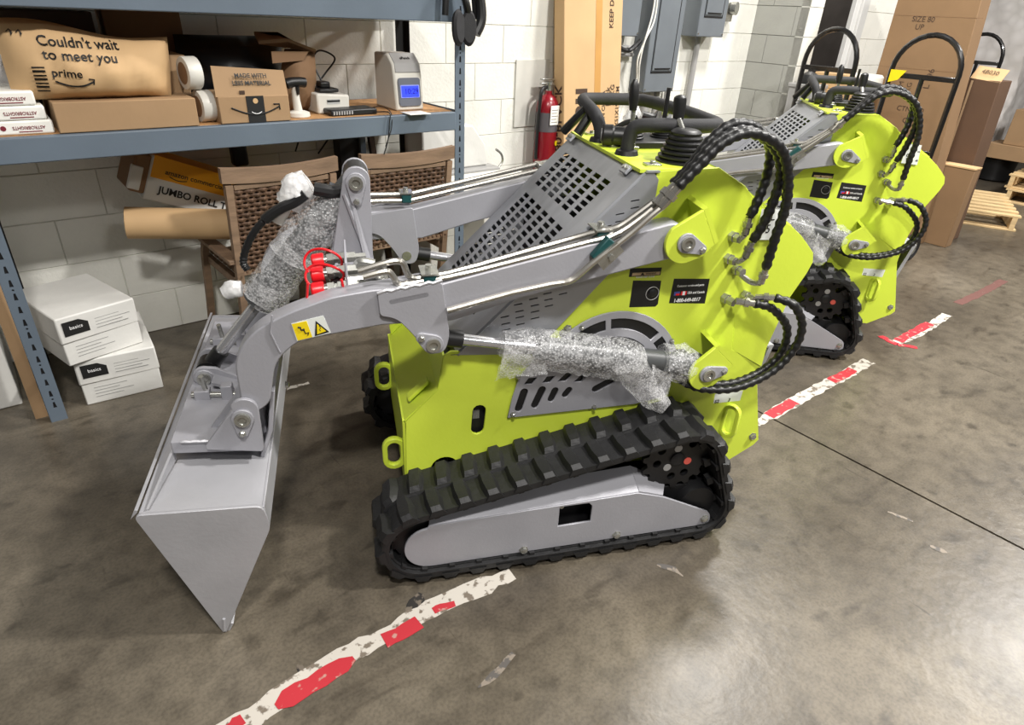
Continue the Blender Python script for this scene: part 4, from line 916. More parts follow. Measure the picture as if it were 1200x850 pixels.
va = cut('vent_cover', outline, H, .005, XZ(pv), GRAY, LD, bev=.0008)
MB().xz([(p[0] * .97 + .55 * .03, p[1] * .97 + .53 * .03) for p in outline], pv + .0035, YN - .0045).build('vent_shade_sheet', BLACK, LD)  # black sheet standing in for the shade behind the vent slots
for x, z in ((.30, .575), (.29, .445), (.48, .72), (.775, .655), (.55, .442)): bolt(x, z, pv - .003, .006, va)
# decals
def decal(P, m, name='decal', y=YN - .0045): return cut(name, P, [], .0012, XZ(y), m, LD)
d = decal([(0.749, 0.775), (0.751, 0.852), (0.867, 0.846), (0.868, 0.767)], INK)
cx, cz = .806, .802; SH = Matrix(((1, .06, 0, 0), (0, 1, 0, 0), (0, 0, 1, 0), (0, 0, 0, 1)))
def dt(s, x, z, size, par, m=WINK, bold=.015, sx=.95): return text(s, size, XZ(YN - .0054) @ TR((x, z, 0)) @ SH, m, par, 'lettering', 'CENTER', sx, bold)
dt('Customer service and parts', cx + .003, cz + .026, .0094, d, sx=.82); dt('USA and Canada', cx + .025, cz + .003, .0105, d, sx=.78); dt('1-800-649-0017', cx, cz - .020, .0155, d, bold=.03, sx=.86)
MB().box((cx - .046, YN - .0056, cz - .003), (cx - .028, YN - .005, cz + .009)).build('flag', mat('flag_blue', srgb(70, 80, 150), .5), d)
MB().box((cx - .040, YN - .0058, cz - .003), (cx - .028, YN - .0052, cz + .003)).box((cx - .024, YN - .0058, cz - .003), (cx - .006, YN - .0052, cz + .009)).build('flag', RED, d)
MB().box((cx - .019, YN - .0062, cz - .003), (cx - .011, YN - .0056, cz + .009)).build('flag', WINK, d)
d = decal([(0.609, 0.864), (0.610, 0.890), (0.707, 0.888), (0.706, 0.865)], INK)
MB().xz([(.618, .867), (.703, .867), (.704, .876), (.619, .876)], YN - .0056, YN - .005).build('caution_band', mat('tan_label', srgb(206, 178, 140), .5), d)
MB().xz([(.644, .868), (.656, .868), (.650, .876)], YN - .0060, YN - .0054).build('triangle', INK, d)
dt('WARNING', .676, .8715, .007, d, INK); dt('PLEASE KEEP CLEAR', .660, .862, .0068, d)
kb = decal(keyhole, BLACK, 'switch_recess')
MB().tube([(.690 + .020 * math.cos(a), YN - .006, .81 + .020 * math.sin(a)) for a in [2 * PI * i / 24 for i in range(24)]], .0012, 6, closed=True).build('key_ring', GREYP, kb)
MB().lathe([(.012, 0), (.012, .004), (.008, .006)], (.690, YN - .005, .812), (0, -1, 0), 14).build('key_switch', DARK, kb)
d = cut('decal', [(0.983, 0.962), (0.981, 1.051), (1.045, 1.047), (1.054, 0.959)], [], .0012, XZ(.1955), WHITE, LD)
for s_, (x, z), sz in (('L', [(1.022, 1.028)][0], .034), ('wa', [(1.042, 1.018)][0], .013), ('95', [(1.008, 0.992)][0], .036), ('dB', [(1.045, 0.978)][0], .013)):
    text(s_, sz, XZ(.1945) @ TR((x, z, 0)), INK, d, 'lettering', 'CENTER', .85)
d = decal([(0.978, 0.401), (0.976, 0.438), (1.079, 0.441), (1.077, 0.401)], WHITE)
dt('S2', .990, .407, .018, d, INK); dt('3', 1.035, .409, .018, d, INK)
# ---------------- pivot ears on the hull
def ear(c, tip0, tip1, low, y0, s, back, back2):
    P = [tip0] + arc(c[0], c[1], .058, 138, 290, 14) + [low, tip1]
    MB().xz(P, y0, y0 + s * .012).build('pivot_ear', LIME, LD, bevel=.0015)
    yb = YN if s > 0 else YF
    a, b = Vector((tip0[0], y0, tip0[1])), Vector((tip1[0], y0, tip1[1])); n = Vector((.01, 0, .008))
    MB().prism([a, b, Vector((back2[0], yb, back2[1])), Vector((back[0], yb, back[1]))], n).build('ear_flange', LIME, LD)
for y0, s in ((.105, 1), (.875, -1)):
    ear((.711, .993), (.745, 1.078), (.797, .985), (.768, .952), y0, s, (.745, 1.085), (.80, .985))
    ear((.862, .582), (.872, .668), (.945, .603), (.902, .545), y0, s, (.875, .672), (.945, .606))
    MB().cyl((.711, y0, .993), (.711, YN if s > 0 else YF, .993), .022).cyl((.862, y0, .582), (.862, YN if s > 0 else YF, .582), .02).build('pivot_pin', ZINC, LD)
pin(.711, .993, .105, -22, .05); pin(.862, .582, .105, 8, .05)
pin(.711, .993, .875, -22, .05, True); pin(.862, .582, .875, 8, .05, True)
# ---------------- lift arms
arm = rnd([(-.439, .655, .0), (-.438, .735, .05), (-.385, .806, .06), (-.30, .848, .03), (-.195, .883, .02), (-.10, .896), (.065, .902), (.471, .994), (.70, 1.045, .04), (.745, .985, .04), (.70, .945, .03), (.274, .852), (.10, .80), (-.08, .80), (-.283, .772, .03), (-.345, .72, .04), (-.372, .60, .02), (-.408, .575, .03), (-.440, .59, .02)])
brk = rnd([(-.088, .890, .008), (.070, .912, .01), (.088, .765, .02), (.075, .715, .04), (.03, .715, .04), (-.005, .775, .04), (-.045, .822, .02), (-.085, .832, .01)])
for y0, y1, yb, sg in ((.125, .188, .113, 1), (.792, .855, .867, -1)):
    MB().xz(arm, y0, y1).build('lift_arm', GRAY, LD, bevel=.004)
    yy = .119 if sg > 0 else .861
    br = cut('cylinder_bracket', brk, [], .012, XZ(yy), GRAY, LD, bev=.0015)
    yin = .190 if sg > 0 else .79
    cut('cylinder_bracket', brk, [], .010, XZ(yin + (.006 if sg > 0 else -.006)), GRAY, LD, bev=.0015)
    for ys_ in ((.1125,) if sg > 0 else (.784,)): MB().xz(slot((-.055, .868), (.03, .882), .006, 5), ys_ - .001, ys_ + .002).build('weld_slot', mat('weld', srgb(120, 120, 124), .5) , br)
    MB().tube([(-.088 + .158 * i / 14, yy - .005 * sg + .001 * (i % 2), .891 + .0225 * i / 14 + .002 * (i % 3)) for i in range(15)], [.0045 + .001 * (i % 2) for i in range(15)], 6).build('weld_bead', GRAY2, LD)
    MB().cyl((.044, yb, .745), (.044, yin, .745), .018).build('cylinder_pin', ZINC, LD)
pin(.044, .745, .113, 145, .036); pin(.044, .745, .867, 145, .036, True)
MB().lathe([(.016, 0), (.016, .004)], (.044, .7785, .745), (0, -1, 0), 16).build('pin_end', ZINC, LD)
MB().tube([(-.335, .123, .845), (-.345, .123, .80), (-.33, .123, .745)], .0025, 5).build('weld_bead', GRAY, LD)
MB().box((-.20, .188, .805), (-.08, .792, .865)).build('cross_tube', GRAY, LD, bevel=.006)
# warning sticker on the near arm
d = cut('decal', [(-0.287, 0.772), (-0.295, 0.821), (-0.219, 0.836), (-0.205, 0.789)], [], .0012, XZ(.1245), WHITE, LD)
cut('yellow_field', [(-0.285, 0.774), (-0.294, 0.819), (-0.259, 0.825), (-0.250, 0.781)], [], .001, XZ(.1236), YELL, d)
cut('warning_triangle', [(-0.244, 0.783), (-0.238, 0.824), (-0.209, 0.792)], [], .001, XZ(.1236), INK, d); cut('triangle_field', [(-0.238, 0.788), (-0.236, 0.816), (-0.216, 0.795)], [], .001, XZ(.1229), YELL, d)
MB().tube([(-0.229, 0.123, 0.796), (-0.232, 0.123, 0.801), (-0.228, 0.123, 0.803), (-0.231, 0.123, 0.811)], .0012, 5).build('pictogram', INK, d)
MB().tube([(-0.281, 0.123, 0.810), (-0.275, 0.123, 0.809), (-0.274, 0.123, 0.802), (-0.266, 0.123, 0.804)], .0025, 5).tube([(-0.268, 0.123, 0.802), (-0.265, 0.123, 0.792), (-0.257, 0.123, 0.794), (-0.260, 0.123, 0.787)], .0016, 5).build('pictogram', INK, d)
# ---------------- lift cylinders
def cyls(y):
    a = Vector((.044, y, .745)); b = Vector((.862, y, .582)); d = (b - a).normalized()
    MB().cyl(a + d * .02, a + d * .085, .024).lathe([(.024, -.03), (.024, .03)], a, (0, 1, 0), 16).build('rod_eye', BLACK, LD)
    MB().cyl(a + d * .08, a + d * .34, .0155).build('cylinder_rod', CHROME, LD)
    c = MB().cyl(a + d * .30, a + d * .80, .033, n=20).lathe([(.03, -.028), (.03, .028)], b, (0, 1, 0), 16).build('cylinder_barrel', BARREL, LD)
    return a, b, d
a, b, d = cyls(.157)
cyls(.823)
# bubble wrap on the near cylinder
W = lambda t, dz=0, dy=0: a + (b - a) * t + Vector((0, dy, dz))
lump([W(.235), W(.30), W(.36, -.004), W(.55, -.006), W(.70, -.008), W(.745, -.01)], [.036, .05, .058, .06, .064, .05], .09, 11, 20, .013).build('bubble_wrap', BUBBLE, LD, ang=60)
lump([W(.84, -.0), W(.87, .0), W(.93, .0), W(.97, 0)], [.05, .058, .06, .045], .12, 12, 18, .012).build('bubble_wrap', BUBBLE, LD, ang=60)
def flap(P, seed, nu=10, nv=8, th=.006):
    rr = random.Random(seed); A, B, C, D = [Vector(p) for p in P]; m = MB(); V = []
    for o in (0, th):
        for j in range(nv + 1):
            for i in range(nu + 1):
                u, v = i / nu, j / nv; p = (A * (1 - u) + B * u) * (1 - v) + (D * (1 - u) + C * u) * v
                V.append(p + Vector((rr.uniform(-.003, .003), -o + rr.uniform(-.005, .005) - .008 * math.sin(u * 5 + v * 3), rr.uniform(-.003, .003))))
    k = nu + 1; H_ = k * (nv + 1); F = []
    for j in range(nv):
        for i in range(nu):
            q = (j * k + i, j * k + i + 1, (j + 1) * k + i + 1, (j + 1) * k + i); F += [q[::-1], tuple(x + H_ for x in q)]
    return m.add(V, F).build('bubble_wrap', BUBBLE, LD, ang=60)
flap([(0.246, 0.150, 0.711), (0.368, 0.150, 0.639), (0.370, 0.150, 0.608), (0.221, 0.150, 0.595)], 3)
lump([(0.614, 0.125, 0.631), (0.650, 0.125, 0.570), (0.692, 0.125, 0.515), (0.744, 0.125, 0.473)], [.05, .045, .038, .03], .12, 14, 16, .012).build('bubble_wrap', BUBBLE, LD, ang=60)
flap([(0.683, 0.120, 0.619), (0.762, 0.120, 0.577), (0.739, 0.120, 0.489), (0.683, 0.120, 0.519)], 5)
# ---------------- tilt cylinder tower and linkage
def tow(y): return MB().xz(arc(-.113, 1.085, .036, 0, 180, 12) + [(-.198, .86), (-.082, .85)], y, y + .012).build('tower_plate', GRAY, LD, bevel=.0015)
tow(.435); tow(.545)
MB().tube([(-.148, .430, 1.05), (-.12, .428, .95), (-.098, .426, .87)], .006, 6).build('gusset', GRAY, LD)
MB().prism([(-.13, .43, 1.02), (-.095, .43, .86), (-.105, .40, .86)], (.008, 0, 0)).build('gusset', GRAY, LD)
pin(-.115, 1.080, .435, -92, .05)
MB().cyl((-.113, .44, 1.085), (-.113, .55, 1.085), .034).build('pin_bush', BLACK, LD)
TA, TB = Vector((-.113, .495, 1.085)), Vector((-.588, .495, .517)); TD = (TB - TA).normalized()
MB().cyl(TA, TA + TD * .10, .03).cyl(TA + TD * .06, TA + TD * .42, .042, n=20).cyl(TA + TD * .40, TA + TD * .475, .046, n=20).build('tilt_barrel', BARREL, LD)
MB().cyl(TA + TD * .45, TB - TD * .02, .0175).build('tilt_rod', CHROME, LD)
MB().lathe([(.032, -.03), (.032, .03)], TB, (0, 1, 0), 20).cyl(TB, TB - TD * .07, .024).build('rod_eye', BLACK, LD)
T_ = lambda t, dx=0, dz=0, dy=0: TA + TD * t + Vector((dx, dy, dz))
lump([T_(.07), T_(.12), T_(.22, -.01), T_(.30)], [.045, .062, .068, .066], .11, 21, 20, .012).build('bubble_wrap', BUBBLE, LD, ang=60)
lump([T_(.27), T_(.33), T_(.42), T_(.46)], [.06, .060, .062, .058], .11, 22, 20, .012).build('bubble_wrap', BUBBLE, LD, ang=60)
lump([T_(.40, .0, -.0), T_(.44, .008, -.006), T_(.475, .01, -.008)], [.054, .058, .05], .12, 23, 20, .012).build('bubble_wrap', BUBBLE, LD, ang=60)
WRAPW = wrapmat('foam_wrap', .55, .95, 60)
lump([T_(.10, -.06, .055), T_(.13, -.075, .06), T_(.17, -.075, .05)], [.035, .045, .035], .2, 24, 16, .01).build('foam_wrap', WRAPW, LD, ang=60)
lump([T_(.15, -.085, .055), T_(.19, -.10, .02)], [.02, .018], .1, 25, 12, .01).build('hose_end_wrap', PAPER, LD, ang=60)
lump([T_(.44, -.06, .02), T_(.46, -.075, .035), T_(.48, -.085, .04)], [.022, .026, .018], .15, 26, 12, .008).build('foam_wrap', WRAPW, LD, ang=60)
hz = smoothpath([(-0.249, 0.460, 1.044), (-0.280, 0.460, 1.023), (-0.315, 0.460, 1.008), (-0.357, 0.460, 0.981), (-0.393, 0.460, 0.944), (-0.422, 0.460, 0.896), (-0.434, 0.460, 0.857), (-0.426, 0.460, 0.837)], 8)
MB().tube(hz, [.0145 if i < 26 else (.009 + .0018 * (i % 2)) for i in range(len(hz))], 10).build('tilt_hose', BLACK, LD)
MB().tube(smoothpath([(-.13, .47, 1.06), (-.17, .46, 1.05), (-.20, .455, 1.055), (-.225, .455, 1.06)], 4), .018, 10).build('port_fitting', BLACK, LD)
# ---------------- quick-attach plate and bucket
AT = lambda x: .470 - .20 * (x + .62) * .42        # adapter top slope
def sl(x0, x1, y0, y1, h0, h1): return [(x0, y0, AT(x0) + h0), (x1, y0, AT(x1) + h0), (x1, y1, AT(x1) + h0), (x0, y1, AT(x0) + h0), (x0, y0, AT(x0) + h1), (x1, y0, AT(x1) + h1), (x1, y1, AT(x1) + h1), (x0, y1, AT(x0) + h1)]
MB().hexa(sl(-.625, -.412, .13, .85, .0, .036)).build('attach_plate', GRAY, LD, bevel=.003)
MB().prism([(-.418, .15, .40), (-.380, .15, .50), (-.36, .15, .62), (-.372, .15, .62), (-.392, .15, .50), (-.43, .15, .40)], (0, .68, 0)).build('attach_back', GRAY, LD, bevel=.002)
for y, sgn in ((.112, 1), (.192, 1), (.776, 1), (.856, 1)):
    P = [(-.540, .498), (-.462, .598)] + arc(-.434, .592, .034, 150, 5, 8) + [(-.403, .47), (-.41, .462), (-.54, .485)]
    MB().xz(P, y, y + .012).build('attach_ear', GRAY, LD, bevel=.0015)
MB().tube([(-.60 + .18 * i / 16, .128, AT(-.60 + .18 * i / 16) + .037 + .0015 * (i % 2)) for i in range(17)], [.004 + .0012 * (i % 2) for i in range(17)], 6).build('weld_bead', GRAY2, LD)
pin(-.440, .572, .112, -98, .042); pin(-.440, .572, .868, -98, .042, True)
for y in (.1, .78): MB().cyl((-.44, y, .572), (-.44, y + .1, .572), .02).build('attach_pin', ZINC, LD)
for y in (.43, .548):
    P = arc(-.588, .520, .033, 90, 260, 10) + [(-.50, .475), (-.49, .51), (-.555, .548)]
    MB().xz(P, y, y + .012).build('tilt_ear', GRAY, LD, bevel=.0015)
pin(-.588, .520, .43, -22, .042)
MB().prism([(-.56, .38, .53), (-.47, .38, .49), (-.47, .38, .48), (-.56, .38, .52)], (0, .05, 0)).build('link_plate', GRAY, LD)
for y in (.33, .66):   # locking springs and levers
    k = MB().box((-.60, y, .485), (-.56, y + .03, .53)).box((-.53, y, .475), (-.50, y + .03, .54)).build('lock_bracket', GRAY, LD, bevel=.002)
    MB().cyl((-.61, y + .015, .515), (-.44, y + .015, .50), .008).build('lock_rod', ZINC, k)
    h = [(-.49 + .06 * i / 40, y + .015 + .013 * math.cos(i * PI / 4), .505 - .006 * i / 40 + .013 * math.sin(i * PI / 4)) for i in range(41)]
    MB().tube(h, .0025, 5).build('lock_spring', ZINC, k)
    MB().tube([(-.57, y + .015, .52), (-.572, y + .0, .58)], .007, 8).build('lock_lever', ZINC, k)
    bolt(-.355, .53 - .0, y, .009, LD, (1, 0, 0))
BN, BF = -.053, 1.05
prof = [(-.678, .443), (-.395, .420), (-.393, .345), (-.551, .0)]
endp = rnd([(-.681, .440, .02), (-.40, .422, .02), (-.392, .38, .01), (-.392, .345, .01), (-.547, .002), (-.557, .002)])
bk = cut('bucket_end', endp, [], .008, XZ(BN), GRAY2, LD, bev=.001); cut('bucket_end', endp, [], .008, XZ(BF), GRAY2, LD, bev=.001)
def sheet(a, b, t, name, y0=BN, y1=BF):
    d = Vector((b[0] - a[0], 0, b[1] - a[1])).normalized(); n = Vector((-d.z, 0, d.x)) * t
    return MB().prism([(a[0], y0, a[1]), (b[0], y0, b[1]), (b[0] + n.x, y0, b[1] + n.z), (a[0] + n.x, y0, a[1] + n.z)], (0, y1 - y0, 0)).build(name, GRAY2, LD, bevel=.001)
sheet((-.672, .436), (-.398, .414), -.006, 'bucket_top'); sheet((-.396, .416), (-.393, .345), -.006, 'bucket_back'); sheet((-.393, .345), (-.545, .012), -.006, 'bucket_floor')
sheet((-.538, .03), (-.553, -.0), .012, 'cutting_edge')
MB().prism([(-.690, BN + .0, .425), (-.672, BN, .443), (-.668, BN, .452), (-.676, BN, .452)], (0, BF - BN, 0)).build('bucket_lip', GRAY2, LD, bevel=.001)
MB().prism([(-.655, BN + .01, .443), (-.63, BN + .2, .475), (-.63, BN + .2, .443)], (.006, 0, 0)).build('lip_gusset', GRAY2, LD)
MB().tube([(-.546 + .0, BN - .006, .055), (-.553, BN - .006, .01)], .004, 6).build('weld_bead', GRAY2, LD)
# ---------------- hydraulic pipes, clamps, couplings
def pipes(y, s):
    p1 = smoothpath([(-.16, y + .02 * s, .890), (-.03, y + .02 * s, .905), (-.01, y + .02 * s, .895), (.005, y + .02 * s, .878), (.02, y + .02 * s, .872), (.08, y + .02 * s, .922)], 1)
    return None
yA, yB = .150, .176
pa = [(-.17, yB, .903), (-.045, yB, .918), (-.02, yB, .915), (-.002, yB, .886), (.02, yB, .876)]
MB().tube(smoothpath([(-0.128, 0.162, 0.932), (-0.066, 0.162, 0.949), (-0.037, 0.162, 0.954), (-0.020, 0.162, 0.947), (-0.009, 0.162, 0.917), (0.008, 0.162, 0.907), (0.048, 0.162, 0.910)], 6) + [Vector(p) for p in [(0.091, 0.158, 0.918), (0.167, 0.158, 0.935), (0.300, 0.158, 0.969), (0.458, 0.158, 1.008)]] + smoothpath([(0.487, 0.140, 1.022), (0.528, 0.140, 1.030), (0.573, 0.140, 1.060), (0.618, 0.140, 1.094)], 4), .0085, 9).build('hydraulic_pipe', PIPE, LD)
MB().tube(smoothpath([(-0.119, 0.142, 0.924), (-0.072, 0.142, 0.935), (-0.056, 0.142, 0.934), (-0.046, 0.142, 0.920), (-0.036, 0.142, 0.902), (-0.016, 0.142, 0.900), (0.046, 0.142, 0.909)], 6) + [Vector(p) for p in [(0.088, 0.136, 0.916), (0.163, 0.136, 0.930), (0.295, 0.136, 0.959), (0.451, 0.136, 0.994)]] + smoothpath([(0.504, 0.125, 1.009), (0.537, 0.125, 1.025), (0.579, 0.125, 1.055), (0.621, 0.125, 1.090), (0.662, 0.125, 1.123)], 4), .0085, 9).build('hydraulic_pipe', PIPE, LD)
MB().tube([Vector(p) for p in [(0.081, 0.108, 0.838), (0.247, 0.108, 0.877), (0.350, 0.108, 0.895)]] + smoothpath([(0.379, 0.100, 0.901), (0.406, 0.100, 0.909), (0.444, 0.100, 0.942), (0.476, 0.100, 0.968), (0.549, 0.100, 1.026), (0.598, 0.100, 1.071), (0.637, 0.100, 1.103)], 4), .0085, 9).build('hydraulic_pipe', PIPE, LD)
for q, w in (([(0.043, 0.150, 0.912)][0], 0), ([(0.489, 0.140, 1.009)][0], 0)):
    k = MB().box((q[0] - .016, .132, q[2] - .02), (q[0] + .016, .192, q[2] + .012)).build('pipe_clamp', TEAL, LD, bevel=.004)
    MB().box((q[0] - .022, .128, q[2] + .012), (q[0] + .022, .196, q[2] + .016)).cyl((q[0], .16, q[2] + .014), (q[0], .16, q[2] + .03), .009).build('clamp_plate', ZINC, k)
q = [(0.495, 0.105, 0.961)][0]
k = MB().hexa([(q[0] - .03, .122, q[2] - .012), (q[0] + .015, .122, q[2] + .04), (q[0] + .015, .10, q[2] + .04), (q[0] - .03, .10, q[2] - .012), (q[0] - .045, .122, q[2] + .005), (q[0] - .005, .122, q[2] + .055), (q[0] - .005, .10, q[2] + .055), (q[0] - .045, .10, q[2] + .005)]).build('pipe_clamp', TEAL, LD, bevel=.003)
MB().hexa([(q[0] - .012, .097, q[2] - .03), (q[0] + .038, .097, q[2] + .02), (q[0] + .038, .093, q[2] + .02), (q[0] - .012, .093, q[2] - .03), (q[0] - .035, .097, q[2] - .005), (q[0] + .015, .097, q[2] + .045), (q[0] + .015, .093, q[2] + .045), (q[0] - .035, .093, q[2] - .005)]).lathe([(.008, 0), (.008, .01)], (q[0] + .003, .094, q[2] + .006), (0, -1, 0), 6).build('clamp_plate', ZINC, k)
# far arm pipes
for dz, y in ((.012, .80), (.028, .82)): MB().tube([(-.15, y, .905 + dz), (-.06, y, .918 + dz), (.064, y, .918 + dz), (.468, y, 1.006 + dz), (.60, y, 1.035 + dz)], .0085, 9).build('hydraulic_pipe', PIPE, LD)
k = MB().box((.035, .785, .925), (.067, .84, .955)).build('pipe_clamp', TEAL, LD, bevel=.004); MB().box((.03, .782, .955), (.072, .843, .959)).cyl((.05, .81, .959), (.05, .81, .972), .008).build('clamp_plate', ZINC, k)
k = MB().box((.50, .785, 1.028), (.53, .84, 1.05)).build('pipe_clamp', ZINC, LD, bevel=.004)
# coupling bank
MB().box((-.160, .19, .862), (-.154, .37, .945)).build('coupler_plate', GRAY, LD, bevel=.002)
for i, (y, z) in enumerate(((.205, .878), (.250, .902), (.295, .880), (.340, .905))):
    k = MB().lathe([(.017, 0), (.017, .022), (.0125, .023), (.0125, .03), (.0175, .031), (.0175, .048)], (-.157, y, z), (-1, 0, -.12), 6).build('coupler', ZINC, LD)
    MB().lathe([(.013, .03), (.014, .062), (.012, .064)], (-.157, y, z), (-1, 0, -.12), 14).build('coupler_nose', ZINC, k)
    MB().lathe([(.0195, .056), (.021, .06), (.021, .084), (.018, .088)], (-.157, y, z), (-1, 0, -.12), 18).build('dust_cap', RED, k)
    MB().lathe([(.015, 0), (.015, .022), (.010, .023), (.010, .05)], (-.154, y, z), (1, 0, .04), 6).build('nut', ZINC, k)
for (cx, cz, rx, rz, y) in ((-.212, .925, .046, .036, .25), (-.210, .905, .046, .030, .21)):
    MB().tube([(cx + rx * math.cos(a), y - .01 * math.sin(a * 2), cz + rz * math.sin(a)) for a in [math.radians(-35 + 250 * i / 24) for i in range(25)]], .0032, 7).build('cap_tether', RED, LD)
MB().tube([(-.25, .18, .90), (-.256, .177, .86), (-.235, .18, .84)], .0034, 7).tube([(-.17, .18, .905), (-.165, .178, .87), (-.15, .178, .842)], .0034, 7).build('cap_tether', RED, LD)
MB().tube(smoothpath([(-.16, .215, .888), (-.10, .215, .892), (-.075, .215, .89), (-.07, .215, .862)], 4), .013, 9).build('elbow', ZINC, LD)
MB().tube(smoothpath([(-.13, .255, .905), (-.12, .255, .92), (-.085, .25, .915)], 4), .013, 9).build('elbow', ZINC, LD)
# ---------------- hoses at the rear
def hose(P, r=.013, n=10, name='hose'):
    Q = resample(smoothpath(P, 10), .006); return MB().tube(Q, [r + .0016 * math.sin(i * 1.5) for i in range(len(Q))], n).build(name, BLACK, LD, ang=180)
def fit(a, b, r=.0115, name='hose_fitting'):
    a, b = Vector(a), Vector(b); d = (b - a).normalized(); L = (b - a).length
    return MB().lathe([(r, 0), (r, L * .45), (r * 1.35, L * .45), (r * 1.35, L * .7), (r * .9, L * .7), (r * .9, L)], a, d, 8).build(name, PIPE, LD)
h1 = [[(0.659, 0.130, 1.139)][0], [(0.702, 0.135, 1.186)][0], [(0.745, 0.140, 1.243)][0], [(0.798, 0.140, 1.282)][0], [(0.872, 0.150, 1.273)][0], [(0.937, 0.165, 1.224)][0], [(0.949, 0.165, 1.152)][0], [(0.933, 0.160, 1.074)][0], [(0.921, 0.160, 1.039)][0]]
h2 = [[(0.659, 0.115, 1.139)][0], [(0.702, 0.115, 1.193)][0], [(0.749, 0.115, 1.246)][0], [(0.818, 0.115, 1.272)][0], [(0.905, 0.120, 1.241)][0], [(0.955, 0.125, 1.183)][0], [(0.965, 0.130, 1.115)][0], [(0.956, 0.140, 1.027)][0], [(0.940, 0.150, 0.971)][0]]
h3 = [[(0.653, 0.090, 1.143)][0], [(0.700, 0.090, 1.194)][0], [(0.753, 0.090, 1.248)][0], [(0.822, 0.090, 1.270)][0], [(0.906, 0.090, 1.242)][0], [(0.955, 0.095, 1.179)][0], [(0.980, 0.100, 1.089)][0], [(0.981, 0.110, 0.993)][0], [(0.987, 0.125, 0.898)][0]]
hose(h1); hose(h2); hose(h3)
fit([(0.608, 0.110, 1.094)][0], [(0.656, 0.115, 1.141)][0], .0125); fit([(0.618, 0.100, 1.090)][0], [(0.656, 0.095, 1.140)][0], .0125)
for (tip, mid, end) in (([(0.921, 0.160, 1.039)][0], [(0.920, 0.160, 0.991)][0], [(0.909, 0.200, 0.973)][0]), ([(0.940, 0.150, 0.971)][0], [(0.930, 0.150, 0.927)][0], [(0.911, 0.200, 0.907)][0]), ([(0.987, 0.125, 0.898)][0], [(0.986, 0.130, 0.855)][0], [(0.944, 0.200, 0.872)][0])):
    fit(mid, tip, .0105); MB().tube(smoothpath([mid, [m_ * .6 + e * .4 - (.012 if i == 2 else 0) for i, (m_, e) in enumerate(zip(mid, end))], end], 5), .0085, 8).build('elbow_tube', PIPE, LD)
    MB().lathe([(.016, 0), (.016, .016), (.013, .017), (.013, .034)], (end[0], YN - .002, end[2]), (.2, -1, 0), 6).build('port_nut', ZINC, LD)
l1 = [[(0.983, 0.130, 0.791)][0], [(1.040, 0.120, 0.776)][0], [(1.109, 0.120, 0.710)][0], [(1.115, 0.120, 0.628)][0], [(1.063, 0.120, 0.566)][0], [(0.960, 0.110, 0.536)][0], [(0.856, 0.130, 0.532)][0], [(0.795, 0.140, 0.544)][0]]
l2 = [[(1.039, 0.120, 0.811)][0], [(1.085, 0.090, 0.797)][0], [(1.130, 0.085, 0.731)][0], [(1.125, 0.085, 0.651)][0], [(1.067, 0.085, 0.577)][0], [(0.958, 0.085, 0.533)][0], [(0.867, 0.110, 0.524)][0], [(0.811, 0.130, 0.539)][0]]
hose(l1, .012); hose(l2, .012)
fit([(0.933, 0.150, 0.794)][0], l1[0], .0105); fit([(0.996, 0.150, 0.801)][0], l2[0], .0105)
for e in ([(0.929, 0.200, 0.783)][0], [(0.994, 0.200, 0.788)][0]): MB().lathe([(.016, 0), (.016, .016), (.013, .017), (.013, .04)], (e[0], YN - .002, e[2]), (.35, -1, -.1), 6).build('port_nut', ZINC, LD)
fit((.78, .145, .56), [(0.839, 0.130, 0.527)][0], .012)
MB().box((.75, .16, .55), (.83, .205, .62)).build('hose_block', BLACK, LD, bevel=.008)
# ---------------- controls on the deck
ZT = 1.16
HB = smoothpath([(.64, .393, ZT), (.643, .393, 1.205), (.655, .388, 1.235), (.71, .365, 1.244), (.80, .36, 1.244), (.875, .365, 1.244), (.905, .385, 1.244), (.918, .44, 1.244), (.91, .60, 1.25), (.87, .78, 1.256), (.83, .82, 1.256), (.75, .825, 1.256), (.68, .82, 1.256), (.64, .79, 1.256), (.625, .70, 1.25), (.622, .62, 1.235), (.632, .595, 1.20), (.634, .588, ZT)], 5)
MB().tube(HB, .0195, 12).build('handlebar', FOAM, LD)
for x, y in ((.64, .393), (.634, .588)): MB().lathe([(.034, 0), (.03, .012), (.02, .014)], (x, y, ZT), (0, 0, 1), 16).build('bar_base', BLACK, LD)
def boot(x, y, r, h, nm='boot'):
    P = []; n = 7
    for i in range(n): 
        q = r * (1 - .48 * i / n); P += [(q, h * i / n), (q * 1.0, h * (i + .35) / n), (q * .86, h * (i + .75) / n)]
    P += [(r * .4, h)]
    return MB().lathe(P, (x, y, ZT), (0, 0, 1), 22).build(nm, BLACK, LD)
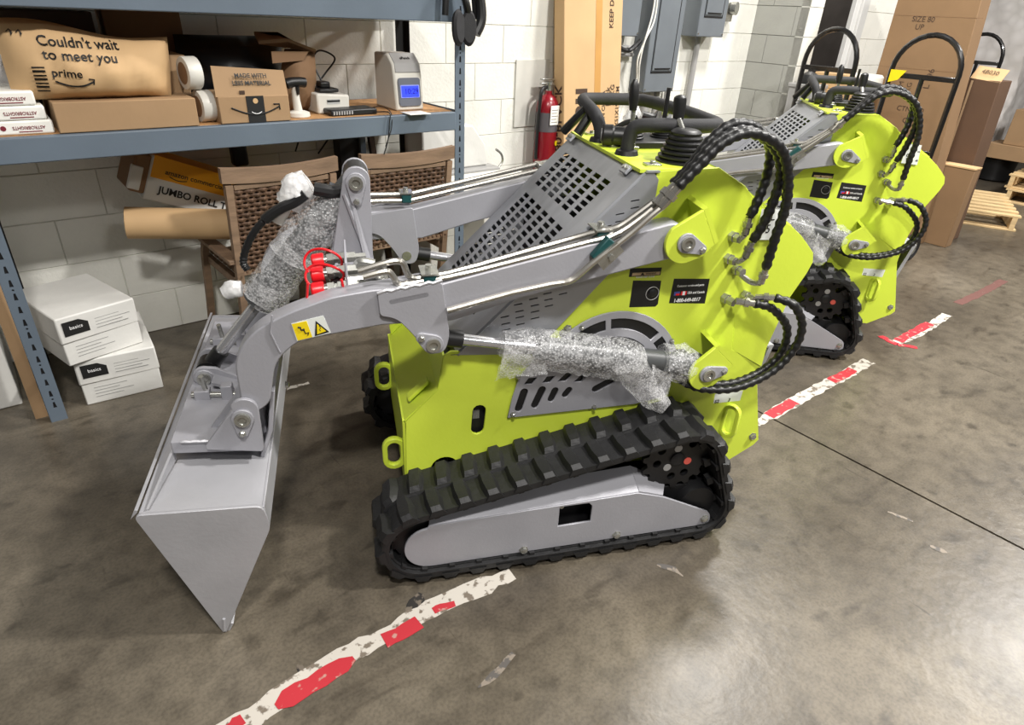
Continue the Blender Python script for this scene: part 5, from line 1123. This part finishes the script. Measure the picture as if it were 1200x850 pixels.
boot(.765, .30, .072, .085)
MB().cyl((.765, .31, ZT + .07), (.766, .36, ZT + .105), .008).build('lever_rod', ZINC, LD)
MB().tube(smoothpath([(.766, .36, ZT + .085), (.768, .365, ZT + .12), (.767, .368, ZT + .15), (.766, .368, ZT + .163)], 3), [.012, .014, .016, .017, .018, .018, .018, .017, .012, .004], 12).build('lever_grip', BLACK, LD)
MB().tube([(.755, .42, ZT + .09), (.755, .42, ZT + .175)], [.007, .006], 8).build('trigger', BLACK, LD)
boot(.71, .53, .05, .055); boot(.83, .56, .05, .05)
MB().cyl((.71, .53, ZT + .05), (.705, .53, ZT + .12), .007).build('lever_rod', ZINC, LD)
MB().tube([(.705, .53, ZT + .10), (.703, .53, ZT + .13), (.70, .53, ZT + .17), (.70, .53, ZT + .185)], [.011, .015, .014, .005], 12).build('lever_grip', BLACK, LD)
MB().box((.68, .47, ZT), (.86, .62, ZT + .02)).build('control_base', BLACK, LD, bevel=.004)
k = MB().lathe([(.02, 0), (.03, .006), (.031, .03), (.026, .036), (.026, .09)], (.61, .52, ZT + .032), (.75, -.3, 0), 18).build('throttle_knob', BLACK, LD)
MB().lathe([(.018, -.002), (.018, .002)], (.61, .52, ZT + .032), (.75, -.3, 0), 16).build('knob_cap', GREYP, k)
MB().tube([(.585, .66, ZT + .01), (.61, .66, ZT + .05), (.64, .665, ZT + .09)], .016, 10).build('throttle_lever', BLACK, LD)
MB().tube([(.56, .73, ZT + .005), (.585, .71, ZT + .04), (.62, .69, ZT + .085)], .014, 10).build('choke_lever', BLACK, LD)
MB().box((.66, .44, ZT), (.70, .47, ZT + .012)).cyl((.68, .455, ZT + .012), (.68, .455, ZT + .02), .012).build('deck_latch', ZINC, LD, bevel=.002)
MB().box((.74, .50, ZT + .0005), (.80, .56, ZT + .0015)).build('deck_label', WHITE, LD)
# ---------------- the second loader, parked behind
L2 = copy_tree(LD, (2.54, 1.845, 0), math.radians(-48.44))
L2['label'] = 'lime green mini track loader parked at the back right beside hand trucks'
